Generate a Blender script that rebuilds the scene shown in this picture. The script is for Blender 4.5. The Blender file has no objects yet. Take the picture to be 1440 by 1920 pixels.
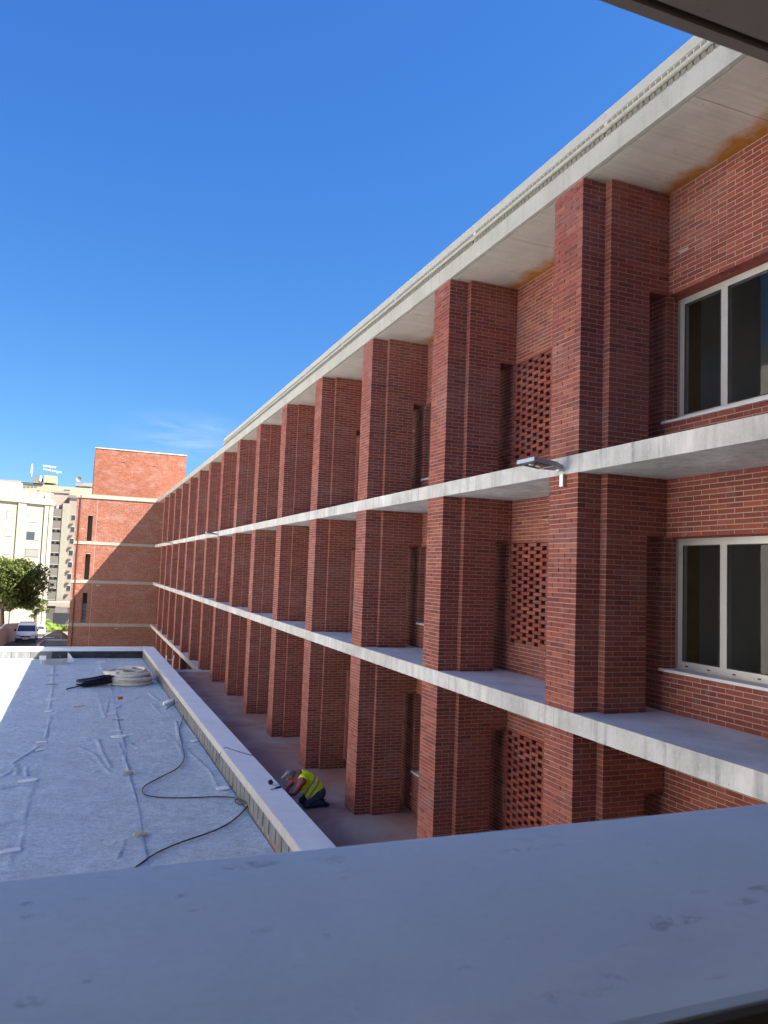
import bpy, math, random
import numpy as np
from mathutils import Vector, Matrix

random.seed(7)
rng = np.random.default_rng(7)
SC = bpy.context.scene
COL = SC.collection

# ------------------------------------------------------------------ camera
FPX, YAW, PITCH, ROLL, CZ = 1431.3, 0.3726, 0.0780, 0.0381, 5.041   # solved from the photograph (1440 x 1920)
_f = np.array([math.sin(YAW) * math.cos(PITCH), math.cos(YAW) * math.cos(PITCH), math.sin(PITCH)])
_r0 = np.array([math.cos(YAW), -math.sin(YAW), 0.0])
_u0 = np.cross(_r0, _f)
_r = _r0 * math.cos(ROLL) + _u0 * math.sin(ROLL)
_u = -_r0 * math.sin(ROLL) + _u0 * math.cos(ROLL)
CAMP = np.array([0.0, 0.0, CZ])

cam_data = bpy.data.cameras.new('camera')
cam = bpy.data.objects.new('camera', cam_data)
COL.objects.link(cam)
cam_data.sensor_fit = 'VERTICAL'
cam_data.sensor_height = 36.0
cam_data.sensor_width = 27.0
cam_data.lens = FPX / 1920 * 36.0
cam_data.clip_start = 0.05
cam_data.clip_end = 6000
cam_data.dof.use_dof = True
cam_data.dof.focus_distance = 13.0
cam_data.dof.aperture_fstop = 8.0
M = Matrix.Identity(4)
for i in range(3):
    M[i][0], M[i][1], M[i][2], M[i][3] = _r[i], _u[i], -_f[i], CAMP[i]
cam.matrix_world = M
SC.camera = cam

# ------------------------------------------------------------------ sky, sun, exposure
SUN_TO = Vector((1.0, -0.60, 1.38)).normalized()
SUN_EL = math.asin(SUN_TO.z)
SUN_AZ = math.atan2(SUN_TO.x, SUN_TO.y)          # clockwise from +Y
world = bpy.data.worlds.new('World')
SC.world = world
world.use_nodes = True
wn, wl = world.node_tree.nodes, world.node_tree.links
wn.clear()
w_out = wn.new('ShaderNodeOutputWorld')
w_bg = wn.new('ShaderNodeBackground')
sky = wn.new('ShaderNodeTexSky')
sky.sky_type = 'NISHITA'
sky.sun_disc = False
sky.sun_elevation = SUN_EL
sky.sun_rotation = SUN_AZ
sky.altitude = 50
sky.air_density = 1.0
sky.dust_density = 0.0
sky.ozone_density = 3.0
w_bg.inputs['Strength'].default_value = 0.052
# thin cirrus low above the horizon, all the way round
tc = wn.new('ShaderNodeTexCoord')
sep = wn.new('ShaderNodeSeparateXYZ')
wl.new(tc.outputs['Generated'], sep.inputs[0])
mp = wn.new('ShaderNodeMapping')
mp.inputs['Scale'].default_value = (5.0, 5.0, 26.0)
mp.inputs['Rotation'].default_value = (0.12, 0.05, 0.3)
wl.new(tc.outputs['Generated'], mp.inputs[0])
cn = wn.new('ShaderNodeTexNoise')
cn.inputs['Scale'].default_value = 2.3
cn.inputs['Detail'].default_value = 6
cn.inputs['Roughness'].default_value = 0.6
cn.inputs['Distortion'].default_value = 0.6
wl.new(mp.outputs[0], cn.inputs['Vector'])
cr = wn.new('ShaderNodeMapRange')
cr.inputs[1].default_value, cr.inputs[2].default_value = 0.36, 0.70
wl.new(cn.outputs['Fac'], cr.inputs[0])
_d0 = _f + (345 - 720) / FPX * _r - (818 - 960) / FPX * _u
_d0 = _d0 / np.linalg.norm(_d0)
dv = wn.new('ShaderNodeVectorMath'); dv.operation = 'SUBTRACT'; dv.inputs[1].default_value = tuple(_d0)
wl.new(tc.outputs['Generated'], dv.inputs[0])
dm = wn.new('ShaderNodeVectorMath'); dm.operation = 'MULTIPLY'; dm.inputs[1].default_value = (1.0, 1.0, 2.6)
wl.new(dv.outputs[0], dm.inputs[0])
dl = wn.new('ShaderNodeVectorMath'); dl.operation = 'LENGTH'
wl.new(dm.outputs[0], dl.inputs[0])
band = wn.new('ShaderNodeMapRange')
band.interpolation_type = 'SMOOTHSTEP'
band.inputs[1].default_value, band.inputs[2].default_value = 0.11, 0.0
wl.new(dl.outputs['Value'], band.inputs[0])
mu = wn.new('ShaderNodeMath'); mu.operation = 'MULTIPLY'
wl.new(cr.outputs[0], mu.inputs[0]); wl.new(band.outputs[0], mu.inputs[1])
mu2 = wn.new('ShaderNodeMath'); mu2.operation = 'MULTIPLY'; mu2.inputs[1].default_value = 0.42
wl.new(mu.outputs[0], mu2.inputs[0])
cm = wn.new('ShaderNodeMix'); cm.data_type = 'RGBA'
cm.inputs[7].default_value = (3.2, 3.7, 4.0, 1)
# clear, deep blue autumn air: per-channel response of the sky colour
srgb = wn.new('ShaderNodeSeparateColor'); crgb = wn.new('ShaderNodeCombineColor')
wl.new(sky.outputs[0], srgb.inputs[0])
for ch, (ex, gain) in enumerate(((1.1, .27), (.85, .62), (.5, 1.68))):
    pw = wn.new('ShaderNodeMath'); pw.operation = 'POWER'; pw.inputs[1].default_value = ex
    ga = wn.new('ShaderNodeMath'); ga.operation = 'MULTIPLY'; ga.inputs[1].default_value = gain
    wl.new(srgb.outputs[ch], pw.inputs[0]); wl.new(pw.outputs[0], ga.inputs[0]); wl.new(ga.outputs[0], crgb.inputs[ch])
wl.new(mu2.outputs[0], cm.inputs[0]); wl.new(crgb.outputs[0], cm.inputs[6])
wl.new(cm.outputs[2], w_bg.inputs['Color'])
wl.new(w_bg.outputs[0], w_out.inputs[0])

sun_data = bpy.data.lights.new('sun', 'SUN')
sun_data.energy = 5.0
sun_data.angle = math.radians(0.5)
sun_data.color = (1.0, 0.93, 0.83)
sun = bpy.data.objects.new('sun', sun_data)
COL.objects.link(sun)
sun.rotation_euler = SUN_TO.to_track_quat('Z', 'Y').to_euler()
sun.location = (40, -40, 60)

SC.view_settings.view_transform = 'Standard'
SC.view_settings.look = 'None'
SC.view_settings.exposure = 2.25
SC.view_settings.gamma = 1.0
SC.view_settings.use_curve_mapping = False
try:
    SC.cycles.max_bounces = 8
    SC.cycles.diffuse_bounces = 5
    SC.cycles.use_denoising = True
except Exception:
    pass

# ------------------------------------------------------------------ pixel -> place
def ray(x, y): return _f + (x - 720) / FPX * _r - (y - 960) / FPX * _u
def onz(x, y, z): v = ray(x, y); return CAMP + v * (z - CZ) / v[2]
def onx(x, y, X): v = ray(x, y); return CAMP + v * X / v[0]
def ony(x, y, Y): v = ray(x, y); return CAMP + v * Y / v[1]
def onplane(x, y, p, n): v = ray(x, y); return CAMP + v * (np.dot(np.array(p) - CAMP, n) / np.dot(v, n))
def project(P):
    P = np.asarray(P, float) - CAMP
    z = P @ _f
    return np.stack([720 + FPX * (P @ _r) / z, 960 - FPX * (P @ _u) / z, z], -1)

# ------------------------------------------------------------------ mesh helpers
CUBE_F = np.array([[0, 2, 3, 1], [4, 5, 7, 6], [0, 1, 5, 4], [2, 6, 7, 3], [0, 4, 6, 2], [1, 3, 7, 5]])

class B:
    def __init__(s): s.v = []; s.f = []; s.n = 0
    def add(s, v, f):
        v = np.asarray(v, float).reshape(-1, 3)
        s.v.append(v); s.f += [tuple(int(i) + s.n for i in q) for q in f]; s.n += len(v)
        return s
    def box(s, x0, x1, y0, y1, z0, z1):
        v = [(x, y, z) for x in (x0, x1) for y in (y0, y1) for z in (z0, z1)]
        return s.add(v, CUBE_F)
    def obox(s, c, size, rot=None):
        v = np.array([(x, y, z) for x in (-.5, .5) for y in (-.5, .5) for z in (-.5, .5)]) * np.array(size)
        if rot is not None: v = v @ np.array(rot).T
        return s.add(v + np.array(c), CUBE_F)
    def tube(s, pts, r, n=8, cap=True):
        pts = np.asarray(pts, float); m = len(pts)
        r = np.broadcast_to(np.asarray(r, float), (m,))
        t = np.gradient(pts, axis=0); t /= np.linalg.norm(t, axis=1)[:, None] + 1e-9
        up = np.array([0, 0, 1.0])
        if abs(t[0] @ up) > .9: up = np.array([1.0, 0, 0])
        a = np.cross(t[0], up); a /= np.linalg.norm(a)
        V = []
        for i in range(m):
            a = a - t[i] * (a @ t[i]); a /= np.linalg.norm(a) + 1e-9
            b = np.cross(t[i], a)
            for k in range(n):
                th = 2 * math.pi * k / n
                V.append(pts[i] + r[i] * (math.cos(th) * a + math.sin(th) * b))
        F = [(i * n + k, i * n + (k + 1) % n, (i + 1) * n + (k + 1) % n, (i + 1) * n + k) for i in range(m - 1) for k in range(n)]
        if cap: F += [tuple(range(n))[::-1], tuple((m - 1) * n + k for k in range(n))]
        return s.add(V, F)
    def ball(s, c, r, nu=10, nv=7, rot=None):
        r = np.broadcast_to(np.asarray(r, float), (3,))
        V = [(0, 0, 1)]
        for i in range(1, nv):
            ph = math.pi * i / nv
            V += [(math.sin(ph) * math.cos(2 * math.pi * k / nu), math.sin(ph) * math.sin(2 * math.pi * k / nu), math.cos(ph)) for k in range(nu)]
        V.append((0, 0, -1))
        F = [(0, 1 + k, 1 + (k + 1) % nu) for k in range(nu)]
        for i in range(nv - 2):
            F += [(1 + i * nu + k, 1 + (i + 1) * nu + k, 1 + (i + 1) * nu + (k + 1) % nu, 1 + i * nu + (k + 1) % nu) for k in range(nu)]
        L = len(V) - 1
        F += [(L, 1 + (nv - 2) * nu + (k + 1) % nu, 1 + (nv - 2) * nu + k) for k in range(nu)]
        V = np.array(V) * r
        if rot is not None: V = V @ np.array(rot).T
        return s.add(V + np.array(c), F)
    def prism(s, poly, axis_vec):
        poly = np.asarray(poly, float); n = len(poly)
        V = np.concatenate([poly, poly + np.array(axis_vec)])
        F = [tuple(range(n))[::-1], tuple(range(n, 2 * n))] + [(k, (k + 1) % n, n + (k + 1) % n, n + k) for k in range(n)]
        return s.add(V, F)
    def verts(s): return np.concatenate(s.v) if s.v else np.zeros((0, 3))

def mesh_from(name, v, f, mat, smooth=False):
    me = bpy.data.meshes.new(name)
    me.from_pydata([tuple(p) for p in v], [], f)
    if mat: me.materials.append(mat)
    if smooth: me.polygons.foreach_set('use_smooth', [True] * len(me.polygons))
    me.update()
    return me

def tag(o, label=None, cat=None, group=None, kind=None):
    if label: o['label'] = label
    if cat: o['category'] = cat
    if group: o['group'] = group
    if kind: o['kind'] = kind
    return o

ORIG = {}
def obj(name, b, mat, parent=None, smooth=False, origin=None, **kw):
    """b: B with WORLD coordinates; object gets its own origin at the base centre."""
    v = b.verts()
    if origin is None:
        origin = np.array([(v[:, 0].min() + v[:, 0].max()) / 2, (v[:, 1].min() + v[:, 1].max()) / 2, v[:, 2].min()])
    origin = np.array(origin, float)
    o = bpy.data.objects.new(name, mesh_from(name, v - origin, b.f, mat, smooth))
    COL.objects.link(o)
    po = ORIG.get(parent.name, np.zeros(3)) if parent is not None else np.zeros(3)
    if parent is not None: o.parent = parent
    o.location = origin - po
    ORIG[o.name] = origin
    tag(o, **kw)
    return o

def empty(name, loc, label=None, cat=None, group=None):
    o = bpy.data.objects.new(name, None)
    o.empty_display_size = 0.2
    COL.objects.link(o)
    o.location = loc
    ORIG[o.name] = np.array(loc, float)
    return tag(o, label, cat, group)

def struct(name, b, mat, parent=None, smooth=False):
    return obj(name, b, mat, parent, smooth, kind='structure')

def boxes_mesh(name, arr, mat, jit=0.0):
    """arr (n,6): x0 x1 y0 y1 z0 z1 -> one mesh, each box its own island"""
    a = np.asarray(arr, float)
    n = len(a)
    idx = np.array([(i, j, k) for i in (0, 1) for j in (2, 3) for k in (4, 5)])
    V = a[:, idx].reshape(-1, 3)
    if jit: V = V + rng.normal(0, jit, V.shape)
    F = (CUBE_F[None] + (np.arange(n) * 8)[:, None, None]).reshape(-1, 4)
    me = bpy.data.meshes.new(name)
    me.vertices.add(len(V)); me.vertices.foreach_set('co', V.ravel())
    me.loops.add(F.size); me.loops.foreach_set('vertex_index', F.ravel().astype(np.int32))
    me.polygons.add(len(F))
    me.polygons.foreach_set('loop_start', np.arange(0, F.size, 4, dtype=np.int32))
    me.polygons.foreach_set('loop_total', np.full(len(F), 4, dtype=np.int32))
    me.update(calc_edges=True)
    me.shade_flat()
    me.materials.append(mat)
    return me

def vnoise(x, y, seed=0):
    r = np.random.default_rng(seed)
    T = r.random((64, 64))
    xi, yi = np.floor(x).astype(int), np.floor(y).astype(int)
    fx, fy = x - xi, y - yi
    fx = fx * fx * (3 - 2 * fx); fy = fy * fy * (3 - 2 * fy)
    g = lambda i, j: T[i % 64, j % 64]
    return (g(xi, yi) * (1 - fx) * (1 - fy) + g(xi + 1, yi) * fx * (1 - fy) + g(xi, yi + 1) * (1 - fx) * fy + g(xi + 1, yi + 1) * fx * fy) - .5

# ------------------------------------------------------------------ materials
class NT:
    def __init__(s, name):
        s.m = bpy.data.materials.new(name); s.m.use_nodes = True
        s.n, s.l = s.m.node_tree.nodes, s.m.node_tree.links
        s.p = s.n['Principled BSDF']
        s.co = s.n.new('ShaderNodeTexCoord')
    def new(s, t, **kw):
        q = s.n.new(t)
        for k, v in kw.items(): setattr(q, k, v)
        return q
    def lk(s, a, b): s.l.new(a, b)
    def pos(s):
        g = s.new('ShaderNodeNewGeometry'); return g.outputs['Position']
    def noise(s, scale, detail=4, rough=.55, vec=None, stretch=None, dist=0):
        q = s.new('ShaderNodeTexNoise')
        q.inputs['Scale'].default_value = scale; q.inputs['Detail'].default_value = detail
        q.inputs['Roughness'].default_value = rough; q.inputs['Distortion'].default_value = dist
        v = vec if vec is not None else s.pos()
        if stretch:
            mpn = s.new('ShaderNodeMapping'); mpn.inputs['Scale'].default_value = stretch
            s.lk(v, mpn.inputs[0]); v = mpn.outputs[0]
        s.lk(v, q.inputs['Vector'])
        return q.outputs['Fac']
    def rng(s, fac, a, b, c=0.0, d=1.0):
        q = s.new('ShaderNodeMapRange')
        for i, v in enumerate((a, b, c, d)): q.inputs[i + 1].default_value = v
        s.lk(fac, q.inputs[0]); return q.outputs[0]
    def ramp(s, fac, stops):
        q = s.new('ShaderNodeValToRGB'); e = q.color_ramp.elements
        while len(e) < len(stops): e.new(.5)
        for k, (p, c) in enumerate(stops): e[k].position = p; e[k].color = (*c, 1)
        s.lk(fac, q.inputs[0]); return q.outputs[0]
    def mix(s, fac, a, b, mode='MIX'):
        q = s.new('ShaderNodeMix'); q.data_type = 'RGBA'; q.blend_type = mode
        for i, v in ((0, fac), (6, a), (7, b)):
            if hasattr(v, 'links'): s.lk(v, q.inputs[i])
            elif i == 0: q.inputs[0].default_value = v
            else: q.inputs[i].default_value = (*v, 1)
        return q.outputs[2]
    def math(s, op, a, b=None):
        q = s.new('ShaderNodeMath'); q.operation = op
        for i, v in enumerate((a, b)):
            if v is None: continue
            if hasattr(v, 'links'): s.lk(v, q.inputs[i])
            else: q.inputs[i].default_value = v
        return q.outputs[0]
    def bump(s, h, strength=.3, dist=.01):
        q = s.new('ShaderNodeBump'); q.inputs['Strength'].default_value = strength; q.inputs['Distance'].default_value = dist
        s.lk(h, q.inputs['Height']); s.lk(q.outputs[0], s.p.inputs['Normal'])
    def done(s, col, rough=.8, metal=0.0, spec=None):
        for v, k in ((col, 'Base Color'), (rough, 'Roughness'), (metal, 'Metallic')):
            if hasattr(v, 'links'): s.lk(v, s.p.inputs[k])
            elif k == 'Base Color': s.p.inputs[k].default_value = (*v, 1)
            else: s.p.inputs[k].default_value = v
        if spec is not None: s.p.inputs['Specular IOR Level'].default_value = spec
        return s.m

def mat_plain(name, col, rough=.6, metal=0.0, var=.12, scale=6.0, spec=None):
    t = NT(name)
    n = t.noise(scale, 5)
    c = t.mix(t.rng(n, .3, .7), tuple(x * (1 - var) for x in col), tuple(min(1, x * (1 + var)) for x in col))
    return t.done(c, rough, metal, spec)

def mat_brick(name, dark, mid, light, eff=0.0):
    t = NT(name)
    g = t.new('ShaderNodeNewGeometry'); oi = t.new('ShaderNodeObjectInfo')
    r = t.math('FRACT', t.math('ADD', g.outputs['Random Per Island'], t.math('MULTIPLY', oi.outputs['Random'], 7.31)))
    base = t.ramp(r, [(0.0, dark), (0.05, tuple(.45 * a + .55 * b for a, b in zip(dark, mid))), (0.20, tuple(.3 * a + .7 * b for a, b in zip(dark, mid))), (0.6, mid), (1.0, light)])
    fine = t.noise(38, 4, .6)
    c = t.mix(t.rng(fine, .25, .75), (.82, .80, .80), (1.12, 1.12, 1.12))
    c = t.mix(1.0, base, c, 'MULTIPLY')
    big = t.noise(.9, 4, .6)
    c = t.mix(t.rng(big, .35, .75, 0, .28), c, dark)
    smear = t.noise(7, 5, .65)
    c = t.mix(t.rng(smear, .58, .80, 0, .34 + eff), c, (.44, .36, .32))
    bloom = t.noise(.75, 6, .7, stretch=(1, 1, 1.6), dist=.6)
    c = t.mix(t.rng(bloom, .50, .78, 0, .26 + eff), c, (.42, .33, .32))
    sp = t.noise(150, 2, .5)
    c = t.mix(t.rng(sp, .60, .75, 0, .4), c, (.12, .04, .035))
    t.bump(t.noise(120, 4, .65), .45, .005)
    return t.done(c, .85, 0, .25)

def mat_concrete(name, col, dark, streak=0.5, pores=True, rough=.85, warm=None):
    t = NT(name)
    big = t.noise(1.1, 6, .62, dist=.4)
    c = t.mix(t.rng(big, .32, .70), dark, col)
    st = t.noise(1.0, 4, .6, stretch=(9, 9, .7))
    c = t.mix(t.rng(st, .50, .78, 0, streak), c, tuple(x * .62 for x in dark))
    fine = t.noise(30, 4, .6)
    c = t.mix(t.rng(fine, .35, .7, 0, .22), c, tuple(min(1, x * 1.15) for x in col))
    if pores:
        po = t.noise(23, 2, .5)
        c = t.mix(t.rng(po, .70, .76, 0, .55), c, tuple(x * .45 for x in dark))
    if warm:
        wn_ = t.noise(.8, 3, .6)
        c = t.mix(t.rng(wn_, .45, .75, 0, .5), c, warm)
    t.bump(fine, .2, .004)
    return t.done(c, rough, 0, .3)

BRICK = mat_brick('red_brick', (.165, .044, .037), (.275, .070, .049), (.365, .106, .066))
BRICK_FAR = mat_brick('red_brick_orange', (.185, .062, .040), (.28, .092, .052), (.36, .135, .080), .14)
MORTAR_PALE = mat_concrete('pale_mortar', (.56, .48, .39), (.48, .40, .32), .1, False)
MORTAR = mat_concrete('mortar', (.47, .39, .305), (.39, .315, .245), .1, False)
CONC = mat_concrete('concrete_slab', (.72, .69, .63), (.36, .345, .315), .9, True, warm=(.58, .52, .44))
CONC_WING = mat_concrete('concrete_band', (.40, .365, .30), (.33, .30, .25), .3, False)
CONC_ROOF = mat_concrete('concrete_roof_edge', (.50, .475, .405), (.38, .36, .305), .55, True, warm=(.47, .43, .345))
CONC_TOP = mat_concrete('concrete_floor', (.70, .75, .78), (.42, .455, .48), 0.0, True)
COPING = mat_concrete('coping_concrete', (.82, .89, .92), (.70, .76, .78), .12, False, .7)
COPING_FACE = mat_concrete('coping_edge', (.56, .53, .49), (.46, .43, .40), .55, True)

# roof soffit: board marked concrete with an orange run-off stain along the wall
t = NT('soffit_concrete')
sx = t.new('ShaderNodeSeparateXYZ'); t.lk(t.pos(), sx.inputs[0])
big = t.noise(1.3, 6, .62, dist=.5)
c = t.mix(t.rng(big, .3, .72), (.46, .40, .34), (.62, .55, .47))
board = t.noise(1.0, 3, .5, stretch=(.6, 14, 1))
c = t.mix(t.rng(board, .45, .7, 0, .35), c, (.36, .31, .26))
po = t.noise(17, 3, .6)
c = t.mix(t.rng(po, .66, .74, 0, .6), c, (.2, .17, .15))
edge = t.noise(1.7, 5, .65)
dist = t.math('ADD', sx.outputs['X'], t.rng(edge, .25, .75, -.22, .22))
st = t.rng(dist, 6.46, 6.74)
st2 = t.noise(9, 4, .6)
c = t.mix(t.math('MULTIPLY', st, t.rng(st2, .2, .5, .72, 1.0)), c, (.44, .175, .03))
SOFFIT = t.done(c, .85, 0, .25)

# raw parapet in the foreground: smooth pale concrete with grey scuffs
t = NT('parapet_concrete')
n1 = t.noise(2.2, 6, .6, dist=.5)
c = t.mix(t.rng(n1, .3, .7), (.70, .79, .79), (.81, .90, .89))
n2 = t.noise(5.5, 5, .68, stretch=(1, 2.2, 1), dist=.8)
c = t.mix(t.rng(n2, .64, .74, 0, .28), c, (.25, .27, .28))
n3 = t.noise(16, 3, .6)
c = t.mix(t.rng(n3, .70, .77, 0, .35), c, (.25, .27, .28))
sxy = t.new('ShaderNodeSeparateXYZ'); t.lk(t.pos(), sxy.inputs[0])
nz = t.noise(26, 5, .75, dist=1.0)
tot = None
for (px, py, rx, ry) in ((1270, 1722, .050, .020), (1232, 1738, .02, .014), (1392, 1690, .040, .012), (1430, 1668, .03, .016), (342, 1680, .014, .008), (870, 1816, .012, .006), (1112, 1862, .030, .010), (1150, 1840, .018, .022), (1040, 1870, .03, .012),
                         (470, 1622, .05, .016), (620, 1612, .03, .02), (72, 1717, .03, .008), (50, 1695, .01, .008), (1000, 1590, .07, .010), (1310, 1672, .02, .008), (300, 1627, .012, .008), (150, 1685, .012, .006), (55, 1880, .02, .012), (490, 1745, .016, .008)):
    q = onz(px, py, 4.547)
    ex = t.math('POWER', t.math('DIVIDE', t.math('SUBTRACT', sxy.outputs['X'], float(q[0])), rx), 2.0)
    ey = t.math('POWER', t.math('DIVIDE', t.math('SUBTRACT', sxy.outputs['Y'], float(q[1])), ry), 2.0)
    m_ = t.rng(t.math('ADD', ex, ey), 1.3, 0.0)
    tot = m_ if tot is None else t.math('MAXIMUM', tot, m_)
c = t.mix(t.math('MULTIPLY', t.math('MULTIPLY', t.rng(tot, .05, .5), t.rng(nz, .46, .62)), .45), c, (.20, .215, .225))
n4 = t.noise(60, 3, .5)
c = t.mix(t.rng(n4, .4, .7, 0, .12), c, (.60, .60, .60))
t.bump(t.noise(45, 4, .6), .15, .003)
PARAPET = t.done(c, .62, 0, .35)

# passage floor: red-brown screed covered with grey dust
t = NT('red_brown_screed')
n1 = t.noise(.55, 6, .62, dist=.7)
c = t.mix(t.rng(n1, .38, .66), (.38, .20, .15), (.44, .36, .31))
n2 = t.noise(2.4, 6, .7, stretch=(1, .45, 1), dist=1.2)
c = t.mix(t.rng(n2, .60, .80, 0, .6), c, (.40, .37, .35))
n3 = t.noise(26, 3, .6)
c = t.mix(t.rng(n3, .4, .75, 0, .25), c, (.12, .07, .065))
SCREED = t.done(c, .9, 0, .2)

# geotextile felt
t = NT('geotextile_felt')
n1 = t.noise(1.4, 5, .6)
c = t.mix(t.rng(n1, .3, .7), (.45, .545, .585), (.61, .72, .77))
n2 = t.noise(5.5, 6, .78, stretch=(1, 1.5, 1))
c = t.mix(t.rng(n2, .44, .62, 0, .55), c, (.30, .36, .39))
n3 = t.noise(26, 4, .75, stretch=(1, .8, 1))
c = t.mix(t.rng(n3, .48, .66, 0, .75), c, (.76, .83, .85))
n5 = t.noise(13, 5, .78, stretch=(.8, 1, 1))
c = t.mix(t.rng(n5, .49, .64, 0, .5), c, (.27, .33, .365))
t.bump(t.noise(30, 5, .75, stretch=(1, 2.5, 1)), .8, .02)
FELT = t.done(c, .95, 0, .1)

# bituminous upstand
t = NT('bitumen_membrane')
n1 = t.noise(2.5, 5, .6, stretch=(3, 3, .8))
c = t.mix(t.rng(n1, .35, .68), (.13, .135, .14), (.235, .235, .225))
n2 = t.noise(30, 3, .6)
c = t.mix(t.rng(n2, .5, .8, 0, .3), c, (.32, .32, .31))
MEMB = t.done(c, .75, 0, .35)
BLACK = mat_plain('black_bitumen', (.018, .018, .02), .55)
CABLE = mat_plain('black_cable', (.02, .021, .024), .45)
CABLE_BLUE = mat_plain('dark_cable', (.018, .022, .035), .4)
HOSE = mat_plain('cream_hose', (.66, .61, .50), .55, var=.08)
WHITE = mat_plain('white_paint', (.78, .77, .74), .55, var=.05)
FOAM = mat_plain('white_board', (.80, .80, .78), .8, var=.06)
BEIGE = mat_plain('beige_stone', (.52, .48, .38), .85)
GREYBLK = mat_concrete('grey_block', (.46, .45, .42), (.36, .35, .33), .2)
ALU = mat_plain('light_aluminium', (.62, .60, .56), .42, .35, .04)
SILLM = mat_plain('pale_sill', (.66, .66, .64), .5, 0, .05)
LAMP_GREY = mat_plain('lamp_grey', (.24, .25, .27), .38, .55, .06)
LAMP_EDGE = mat_plain('lamp_silver', (.52, .55, .60), .3, .7, .05)
FENCE = mat_plain('cream_metal', (.46, .44, .375), .6, .0, .05)
SLAT = mat_plain('cream_slat_metal', (.20, .19, .16), .6, .0, .05)
FENCE_GREY = mat_plain('pale_blue_grey_metal', (.44, .45, .46), .5, .1, .05)
PLASTER = mat_plain('interior_plaster', (.50, .49, .46), .9, 0, .1, 1.5)
PLY = mat_plain('plywood', (.40, .28, .14), .75, 0, .18, 3)
DARKROOM = mat_plain('painted_dark_interior', (.05, .048, .045), .9)  # near-black colour standing in for the shade of unlit rooms
BROWNWALL = mat_plain('brown_plaster', (.30, .23, .20), .9, 0, .1, 1.2)

t = NT('window_glass')
t.n.remove(t.p)
fr = t.new('ShaderNodeFresnel'); fr.inputs[0].default_value = 1.5
tr = t.new('ShaderNodeBsdfTransparent'); tr.inputs[0].default_value = (.93, .95, .94, 1)
gl = t.new('ShaderNodeBsdfGlossy'); gl.inputs['Roughness'].default_value = 0.015
gg = t.new('ShaderNodeNewGeometry')
fm = t.math('MULTIPLY', fr.outputs[0], t.math('SUBTRACT', 1.0, gg.outputs['Backfacing']))
mx = t.new('ShaderNodeMixShader')
t.lk(fm, mx.inputs[0]); t.lk(tr.outputs[0], mx.inputs[1]); t.lk(gl.outputs[0], mx.inputs[2])
t.lk(mx.outputs[0], t.n['Material Output'].inputs[0])
GLASS = t.m

# ------------------------------------------------------------------ dimensions (metres, solved from the photograph)
XF, XR, XS, XW, XG = 5.562, 5.905, 6.520, 6.825, 7.04     # pier front, step, slot edge, wall, window
Y1, SP, PW = 7.7675, 3.75, 0.615                          # near face of the first pier, bay, pier width
NP = 15
YEND = 66.4
STEP = 0.12
C = 0.0617                                                # brick course
BH = 0.0525
MODL, BL, HB = 0.25, 0.24, 0.115
# storeys: floor, soffit, courses, sill offset, lintel offset
STO = [(0.0, 3.2085, 52, 13 * .0617, 40 * .0617), (3.444, 6.3415, 47, 8 * .0617, 35 * .0617), (6.567, 10.093, 57, 8 * .0617, 35 * .0617)]
ROOF_TOP = 10.36
def yp(k): return Y1 + (k - 1) * SP
WINDOW_BAYS = {0, 1, 3, 4, 6, 7, 9, 10, 12, 13, 15}

# ------------------------------------------------------------------ GROUND
gb = B()
ys = np.concatenate([np.linspace(-400, 40, 6), np.linspace(84, 260, 30), np.array([400, 900, 2500, 5000])])
xs = np.array([-5000, -1500, -400, -120, -60, -30, -14, -6.5, 0, 8, 30, 120, 400, 1500, 5000])
def gz(y): return -3.4 - .0725 * np.clip(y - 84, 0, 150)
V = [(x, y, gz(y) - .03) for y in ys for x in xs]
nx = len(xs)
F = [(j * nx + i, j * nx + i + 1, (j + 1) * nx + i + 1, (j + 1) * nx + i) for j in range(len(ys) - 1) for i in range(nx - 1)]
gb.add(V, F)
struct('ground', gb, mat_concrete('dusty_ground', (.52, .48, .41), (.44, .40, .34), 0, True))

def strip(x0, x1, y0, y1, lift, n=24):
    b = B(); yy = np.linspace(y0, y1, n)
    if y0 < 84 < y1: yy = np.sort(np.append(yy, 84.0))
    V = [(x, y, gz(y) + lift) for y in yy for x in (x0, x1)]
    return b.add(V, [(2 * i, 2 * i + 1, 2 * i + 3, 2 * i + 2) for i in range(len(yy) - 1)])
ASPH = mat_concrete('asphalt', (.15, .148, .145), (.105, .104, .103), 0, True)
struct('road', strip(-6.5, -3.6, 46, 190, .0), ASPH)
struct('side_street', strip(-60, 40, 172, 190, .012), mat_concrete('pale_paving', (.40, .37, .33), (.33, .30, .27), 0, True))
struct('pavement', strip(-3.35, -1.2, 46, 170, .05), mat_concrete('dark_paving', (.15, .15, .155), (.11, .11, .115), 0, True))
kb = B()
for i in range(20):
    y0, y1 = 46 + i * 6.2, 46 + i * 6.2 + 6.19
    P = []
    for (y, x0, x1) in ((y0, -3.6, -3.35), (y1, -3.6, -3.35)):
        z = gz(y); P += [(x0, y, z - .02), (x1, y, z - .02), (x1, y, z + .13), (x0, y, z + .13)]
    kb.add(P, [(0, 1, 2, 3), (7, 6, 5, 4), (0, 4, 5, 1), (1, 5, 6, 2), (2, 6, 7, 3), (3, 7, 4, 0)])
struct('kerb', kb, mat_concrete('kerb_stone', (.56, .54, .50), (.46, .44, .41), 0, True))

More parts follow.
